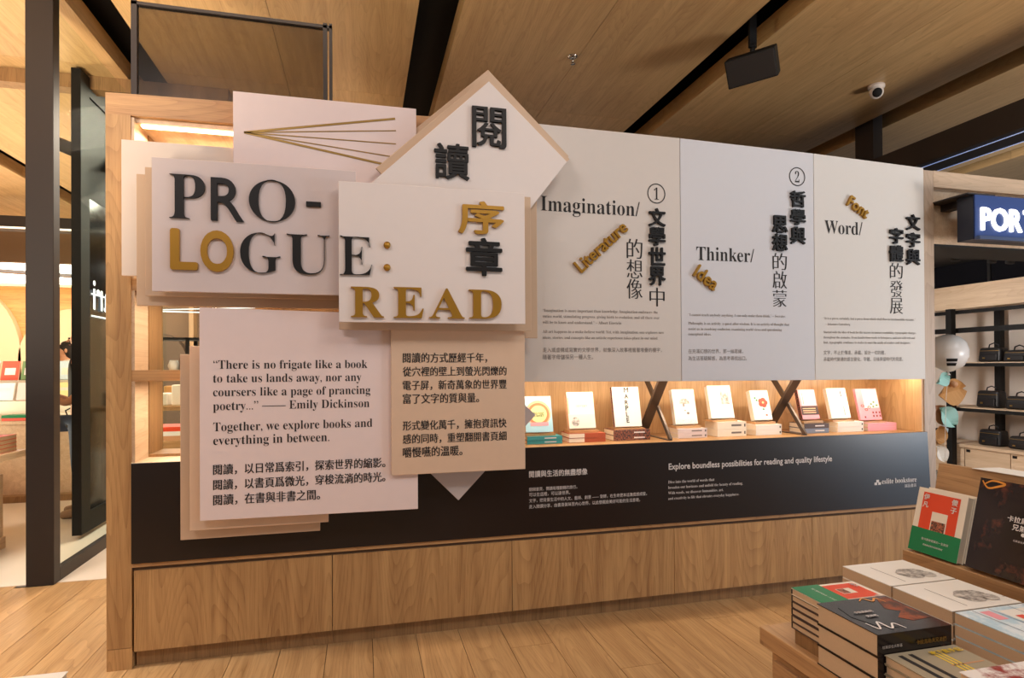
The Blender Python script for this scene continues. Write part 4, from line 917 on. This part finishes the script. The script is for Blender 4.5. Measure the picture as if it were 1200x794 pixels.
def person(label, x, y, rz, Ht, top, hairlen, hands):
    """a standing figure facing local -y, Ht tall; hands = forward reach of the two hands"""
    k = Ht / 1.7
    r = thing('person', label, 'person', mw=Matrix.Translation((x, y, 0)) @ Matrix.Rotation(rz, 4, 'Z') @ Matrix.Scale(k, 4))
    V = [(0, 0, .95), (0, .01, 1.12), (0, .01, 1.32), (0, .01, 1.42), (0, -.005, 1.50), (0, -.02, 1.58), (0, -.02, 1.64)]; E = [(i, i + 1) for i in range(6)]; Rr = [(.15, .11), (.125, .10), (.155, .11), (.09, .08), (.05, .052), (.074, .09), (.066, .078)]
    for s in (-1, 1):
        n = len(V); V += [(s * .17, .01, 1.39), (s * .21, .03, 1.13), (s * .19, -.10, .96 + hands), (s * .165, -.22, .99 + hands * 1.6)]
        E += [(3, n), (n, n + 1), (n + 1, n + 2), (n + 2, n + 3)]; Rr += [.055, .043, .034, .024]
        h = n + 3
        for q in range(4):
            f = len(V); ax = s * (.165 - .028 + q * .018); V += [(ax, -.27, 1.0 + hands * 1.6), (ax - s * .006, -.305 + abs(q - 1.5) * .006, .985 + hands * 1.6), (ax - s * .01, -.32 + abs(q - 1.5) * .008, .955 + hands * 1.6)]
            E += [(h, f), (f, f + 1), (f + 1, f + 2)]; Rr += [.0095, .0085, .0075]
        f = len(V); V += [(s * .125, -.235, 1.0 + hands * 1.6), (s * .11, -.27, .985 + hands * 1.6)]; E += [(h, f), (f, f + 1)]; Rr += [.010, .009]
        n = len(V); V += [(s * .09, 0, .88), (s * .10, -.01, .50), (s * .10, .02, .10), (s * .10, .01, .045), (s * .11, -.13, .03)]
        E += [(0, n), (n, n + 1), (n + 1, n + 2), (n + 2, n + 3), (n + 3, n + 4)]; Rr += [.085, .058, .04, .042, .034]
    skinmesh('body', V, E, Rr, SKIN, r)
    # shirt
    V = [(0, 0, .93), (0, .01, 1.12), (0, .01, 1.32), (0, .01, 1.43)]; E = [(0, 1), (1, 2), (2, 3)]; Rr = [(.175, .135), (.155, .125), (.18, .135), (.085, .08)]
    for s in (-1, 1): n = len(V); V += [(s * .175, .01, 1.385), (s * .205, .025, 1.22)]; E += [(3, n), (n, n + 1)]; Rr += [.075, .068]
    skinmesh('shirt', V, E, Rr, top, r)
    V = [(0, 0, .96)]; E = []; Rr = [(.17, .13)]
    for s in (-1, 1): n = len(V); V += [(s * .095, 0, .84), (s * .102, -.01, .50), (s * .102, .02, .10)]; E += [(0, n), (n, n + 1), (n + 1, n + 2)]; Rr += [.105, .078, .062]
    skinmesh('trousers', V, E, Rr, DENIM, r)
    for s in (-1, 1): skinmesh('shoe', [(s * .10, .05, .05), (s * .105, -.06, .045), (s * .11, -.16, .035)], [(0, 1), (1, 2)], [.046, .046, .036], SHOE, r)
    hv = [(0, .025, 1.60), (0, 0, 1.66), (0, -.055, 1.675)]; hr = [(.085, .085), (.078, .075), (.055, .035)]
    if hairlen: hv += [(0, .055, 1.50), (0, .06, 1.50 - hairlen)]; hr += [(.08, .05), (.06, .03)]
    skinmesh('hair', hv, [(0, 1), (1, 2)] + ([(0, 3), (3, 4)] if hairlen else []), hr, HAIR, r)
    for s in (-1, 1):
        lathe('eye', [(.0005, -.008), (.008, -.004), (.008, .004), (.0005, .008)], BLACKM, r, Matrix.Translation((s * .03, -.098, 1.60)), 8)
        lathe('ear', [(.0005, -.03), (.014, -.015), (.016, .012), (.0005, .03)], SKIN, r, Matrix.Translation((s * .078, -.01, 1.585)), 8)
    mesh('nose', [(-.011, -.10, 1.565), (.011, -.10, 1.565), (0, -.125, 1.568), (0, -.098, 1.605)], [(0, 2, 1), (0, 3, 2), (1, 2, 3), (0, 1, 3)], SKIN, r)
    box('mouth', -.02, .02, -.101, -.094, 1.538, 1.545, mat('lips', (150, 80, 70), .5), r)
    return r
mx_ = Y(2.95, 97, 400)[0]
pm = person('person in a black tee and jeans holding a small bag, half hidden by the door', mx_, 2.95, math.radians(-75), 1.54, TEE, 0, .06)
fx_ = Y(4.85, 77, 410)[0]
person('person with shoulder length dark hair and a white shirt behind the book displays', fx_, 4.85, math.radians(-60), 1.50, WSH, .10, .12)
hx, hz = Y(2.9, 91, 486)
bg = thing('camera_bag', 'small black camera bag in the hands of the person in black', 'bag', mw=Matrix.Translation((hx + .02, 2.86, hz - .05)))
bevel_(box('bag_body', -.075, .075, -.05, .05, -.05, .05, BLACKM, bg), .02); tube('strap', [(-.07, 0, .03), (-.09, 0, .09), (0, 0, .14), (.09, 0, .09), (.07, 0, .03)], .006, BLACKM, bg)

# ============================================================ SHOP TO THE RIGHT
X0 = 6.0
CREAMW = mat('shop_back_wall', (226, 214, 202), .7, noise=.01)
ws = struct(box('wall_shop_side', X0 + .42, X0 + .5, -2.0, 5.5, 0, 2.3, CREAMW))
struct(box('trim_4', X0, X0 + .415, -1.5, 2.6, 1.77, 2.01, PALE))
struct(box('wall_shop_end', 3.2, X0 + .5, 5.3, 5.4, 0, 2.28, mat('shop_end_wall', (216, 204, 192), .7)))
cbn = thing('base_cabinet', 'long low oak cabinet with doors under the bag shelves', 'cabinet')
box('worktop', X0 - .02, X0 + .41, -1.5, 2.62, .345, .375, PALE, cbn); box('body', X0 + .02, X0 + .41, -1.5, 2.60, .05, .345, GAP, cbn)
for k in range(9):
    y0 = -1.45 + k * .45; d_ = box('door', X0, X0 + .02, y0 + .004, y0 + .446, .06, .34, PALE, cbn)
    box('handle', X0 - .004, X0, y0 + .39, y0 + .43, .30, .325, BLACKM, d_)
sr = thing('shelf_rack', 'black steel posts and rails carrying wooden shelves of black bags', 'shelf')
yp = on(X0, 1142, 450)[0]; yq = on(X0, 1113, 480)[0]
for yy in (yp, yp - .9, yp - 1.8): box('upright', X0 + .30, X0 + .36, yy - .03, yy + .03, .375, 1.765, BLACKM, sr)
for yy in (on(X0 - .1, 1114, 480)[0],): box('upright', X0 - .12, X0 - .06, yy - .03, yy + .03, .002, 1.765, BLACKM, sr)
for z_ in (.735, 1.195): box('shelf', X0, X0 + .42, -1.5, 2.45, z_, z_ + .022, PALE, sr); box('rail', X0 - .012, X0, -1.5, 2.45, z_ - .022, z_ + .012, BLACKM, sr)
z1_ = on(X0, 1100, 366)[1]; z2_ = on(X0, 1100, 388)[1]
box('rail', X0 - .012, X0 + .03, -1.5, 2.6, z1_ - .035, z1_, BLACKM, sr); box('rail', X0 - .012, X0 + .03, -1.5, 2.6, z2_ - .03, z2_ + .02, BLACKM, sr)
LEATH = mat('black_bag_fabric', (26, 24, 26), .45, noise=.15, nscale=180); BRASS = mat('brass', (196, 160, 90), .3, .9)
def bag(y, z, w, h, d, label, handle=True):
    r = thing('handbag', label, 'bag', 'black bags on the shop shelves', mw=Matrix.Translation((X0 + .18, y, z)))
    o = mesh('bag_body', [(-d / 2, -w / 2, 0), (d / 2, -w / 2, 0), (d / 2, w / 2, 0), (-d / 2, w / 2, 0), (-d / 2.6, -w / 2.15, h), (d / 2.6, -w / 2.15, h), (d / 2.6, w / 2.15, h), (-d / 2.6, w / 2.15, h)], BF, LEATH, r)
    bevel_(o, .022, 3)
    bevel_(box('front_pocket', -d / 2 - .012, -d / 2 + .01, -w * .38, w * .38, h * .08, h * .55, LEATH, r), .008, 2)
    box('zip', -d / 2.4 - .002, -d / 2.4 + .004, -w * .42, w * .42, h * .76, h * .79, BRASS, r)
    box('tag', -d / 2 - .016, -d / 2 - .011, w * .12, w * .22, h * .22, h * .32, BRASS, r)
    if handle: tube('handle', [(0, -w * .22, h - .005), (0, -w * .18, h + .03), (0, 0, h + .045), (0, w * .18, h + .03), (0, w * .22, h - .005)], .006, LEATH, r)
    return r
bl = [(1.218, 1158, .145, 'black handbag on the top shelf under the black rail, left one'), (1.218, 1188, .115, 'small rounded black bag on the top shelf at the right picture edge'),
      (.758, 1155, .17, 'black boston bag with a brass tag on the middle shelf'), (.758, 1190, .125, 'black bag at the right picture edge on the middle shelf'),
      (.376, 1157, .16, 'black satchel with a slant top handle on the oak cabinet'), (.376, 1193, .12, 'black pouch at the right picture edge on the oak cabinet')]
for z_, u_, h_, lab in bl: bag(on(X0 + .1, u_, 470)[0], z_, .23, h_, .14, lab)
bag(on(X0 + .1, 1100, 528)[0], .376, .2, .12, .12, 'small black bag half hidden by the oak wall end on the cabinet', False)
# dark open ceiling of the shop with spots, a soffit above
tr = thing('lighting_track', 'grey ceiling track with black spotlights over the bag shop', 'track light')
box('track', 3.3, 6.0, 1.5, 1.56, 2.20, 2.24, GREYSTEEL, tr)
struct(box('trim_3', 3.14, 6.4, .31, .35, 1.88, 2.235, BLACKM))
struct(box('ceiling_shop', 3.137, 6.415, .30, 5.3, 2.24, 2.28, BLACKM))
tk = thing('lighting_track', 'row of black spotlights just under the shop fascia', 'track light')
zt = Y(.9, 1150, 292)[1]
box('track', 3.6, 6.2, .88, .92, zt, zt + .03, BLACKM, tk)
for u_ in (1122, 1165, 1186):
    x_ = Y(.9, u_, 296)[0]; sp = lathe('spot_can', [(.03, -.10), (.03, .0), (.012, .01)], BLACKM, tk, Matrix.Translation((x_, .9, zt)) @ Matrix.Rotation(.25, 4, 'Y'))
lx = Y(.9, 1176, 290)[0]; box('lamp', lx - .06, lx + .06, .89, .95, zt - .006, zt + .004, led('spot_glow', (240, 246, 255), 8), tk)
gl = struct(box('window_2', X0 + .03, X0 + .05, -1.5, 5.3, 2.01, 2.24, mat('black_glass', (20, 20, 24), .08)))
for yy in (.9, 1.9, 2.9): box('mullion', X0 + .015, X0 + .05, yy - .015, yy + .015, 2.01, 2.24, BLACKM, gl)
# sign
sg = thing('shop_sign', 'blue lightbox sign with white capital letters hung on the oak fascia', 'sign')
SIGNB = mat('sign_blue_face', (52, 74, 124), .3, emit=(40, 60, 120), es=.25)
box('housing', 3.18, 4.6, -.19, -.10, 1.868, 2.105, mat('sign_side', (26, 30, 46), .35), sg)
box('face', 3.186, 4.6, -.196, -.19, 1.868, 2.105, SIGNB, sg); box('bottom_lip', 3.18, 4.6, -.225, -.196, 1.862, 1.880, mat('sign_lip', (70, 86, 120), .3), sg)
box('arm', 3.22, 3.28, -.10, .03, 2.07, 2.105, BLACK, sg); box('top_plate', 3.13, 3.32, -.20, .03, 2.105, 2.112, BLACK, sg)
l0 = Y(-.2, 1149.5, 268); l1_ = Y(-.2, 1197.5, 268)
letters('letter', 'POR', led('sign_letters', (250, 250, 255), 1.8), sg, y=-.196, line=(l0[0], l1_[0], Y(-.2, 1149.5, 268.5)[1]), depth=.008, dil=fat(.03), asp=1.12)
letters('letter', 'TER', led('sign_letters_b', (250, 250, 255), 1.5), sg, y=-.196, line=(l1_[0] + .012, l1_[0] + .012 + (l1_[0] - l0[0]) * .92, Y(-.2, 1149.5, 268.5)[1]), depth=.008, dil=fat(.03), asp=1.12)
# balloon garland with paper leaves
bx_, bz_ = Y(.6, 1111, 413)
bl_ = thing('balloon', 'white balloon with a black printed mark peeking past the oak wall end', 'balloon', mw=Matrix.Translation((bx_, .6, bz_)))
BALM = mat('white_balloon', (226, 224, 222), .25)
lathe('envelope', [(.0005, -.135), (.03, -.128), (.09, -.09), (.118, -.03), (.12, .02), (.105, .07), (.07, .108), (.03, .124), (.0005, .127)], BALM, bl_, None, 28)
lathe('knot', [(.004, -.135), (.014, -.155), (.0005, -.156)], BALM, bl_, None, 10)
for k_ in range(2):
    nb = []
    for q in range(9):
        a_ = math.pi * 1.02 + q * .07
        for zz_ in (-.062 - k_ * .03, -.042 - k_ * .03):
            rr = .12 * math.sqrt(max(0, 1 - (zz_ / .135) ** 2)) + .002; nb.append((rr * math.cos(a_ + .55), rr * math.sin(a_ + .55), zz_))
    mesh('printed_mark', nb, [(2 * q, 2 * q + 2, 2 * q + 3, 2 * q + 1) for q in range(8)], BLACKM, bl_)
tube('string', [(0, 0, -.155), (-.02, 0, -.3), (-.03, 0, -.5), (-.05, -.01, -.82)], .0015, PAPER['white'], bl_)
LY = [.55]
def leaf(u, v, s, ang, bend, col, lab):
    bend *= .3; LY[0] += .035; x_, z_ = Y(LY[0], u, v)
    n = 8; vs = []
    for i in range(n + 1):
        t = i / n; w_ = s * .5 * math.sin(math.pi * min(1, t * .92 + .04)) ** .8
        for q, sd_ in enumerate((-1, 0, 1)): vs.append(Vector((sd_ * w_, -.03 * abs(sd_) + bend * t * t, s * 1.1 * (t - .5))))
    vs2 = [v_ + Vector((0, .0012, 0)) for v_ in vs]; N_ = len(vs); fs = []
    for i in range(n):
        for q in range(2): a = i * 3 + q; fs += [(a, a + 1, a + 4, a + 3), (a + N_ + 3, a + N_ + 4, a + N_ + 1, a + N_)]
    R3 = Matrix.Rotation(ang, 3, 'Y'); o = mesh('paper_leaf', [R3 @ v_ for v_ in vs + vs2], fs, PAPER[col]); o.location = (x_, LY[0], z_)
    tag(o, lab, 'paper decoration', 'paper leaves under the balloon')
leaf(1103, 444, .10, 1.0, .03, 'mint', 'teal paper leaf just under the balloon')
leaf(1113, 459, .19, 1.35, -.03, 'kraft', 'large kraft brown paper leaf below the balloon')
leaf(1109, 488, .15, -.7, .03, 'mint', 'long mint paper strip hanging below the kraft leaf')
leaf(1100, 486, .14, -.5, -.02, 'tan', 'tan paper leaf beside the mint strip')
leaf(1099, 509, .12, .3, .02, 'kraft', 'lower kraft paper leaf at the oak wall end')
leaf(1103, 503, .07, 1.2, .02, 'bluewhite', 'small pale blue paper leaf')
leaf(1101, 531, .11, -.4, .02, 'white', 'lowest white paper leaf of the garland')
cb_ = Y(.58, 1118, 450); o = lathe('pompom', [(.0005, -.025), (.02, -.012), (.024, 0), (.02, .012), (.0005, .025)], PAPER['tan'], None, Matrix.Translation((cb_[0], .58, cb_[1])), 12); tag(o, 'small tan paper ball just right of the teal leaf', 'paper decoration')

# ============================================================ FINISH
flush()
bpy.context.view_layer.update()
# origins of things built in place go to their base
for o in list(C.objects):
    if o.type == 'EMPTY' and o.parent is None and o.matrix_world == Matrix.Identity(4):
        ds = [c for c in o.children_recursive if c.type == 'MESH']
        P_ = [v.co for c in ds for v in c.data.vertices]
        if not P_ or any(c.matrix_local != Matrix.Identity(4) for c in ds): continue
        off = Vector(((min(p.x for p in P_) + max(p.x for p in P_)) / 2, (min(p.y for p in P_) + max(p.y for p in P_)) / 2, min(p.z for p in P_)))
        for c in ds: c.data.transform(Matrix.Translation(-off))
        o.location = off
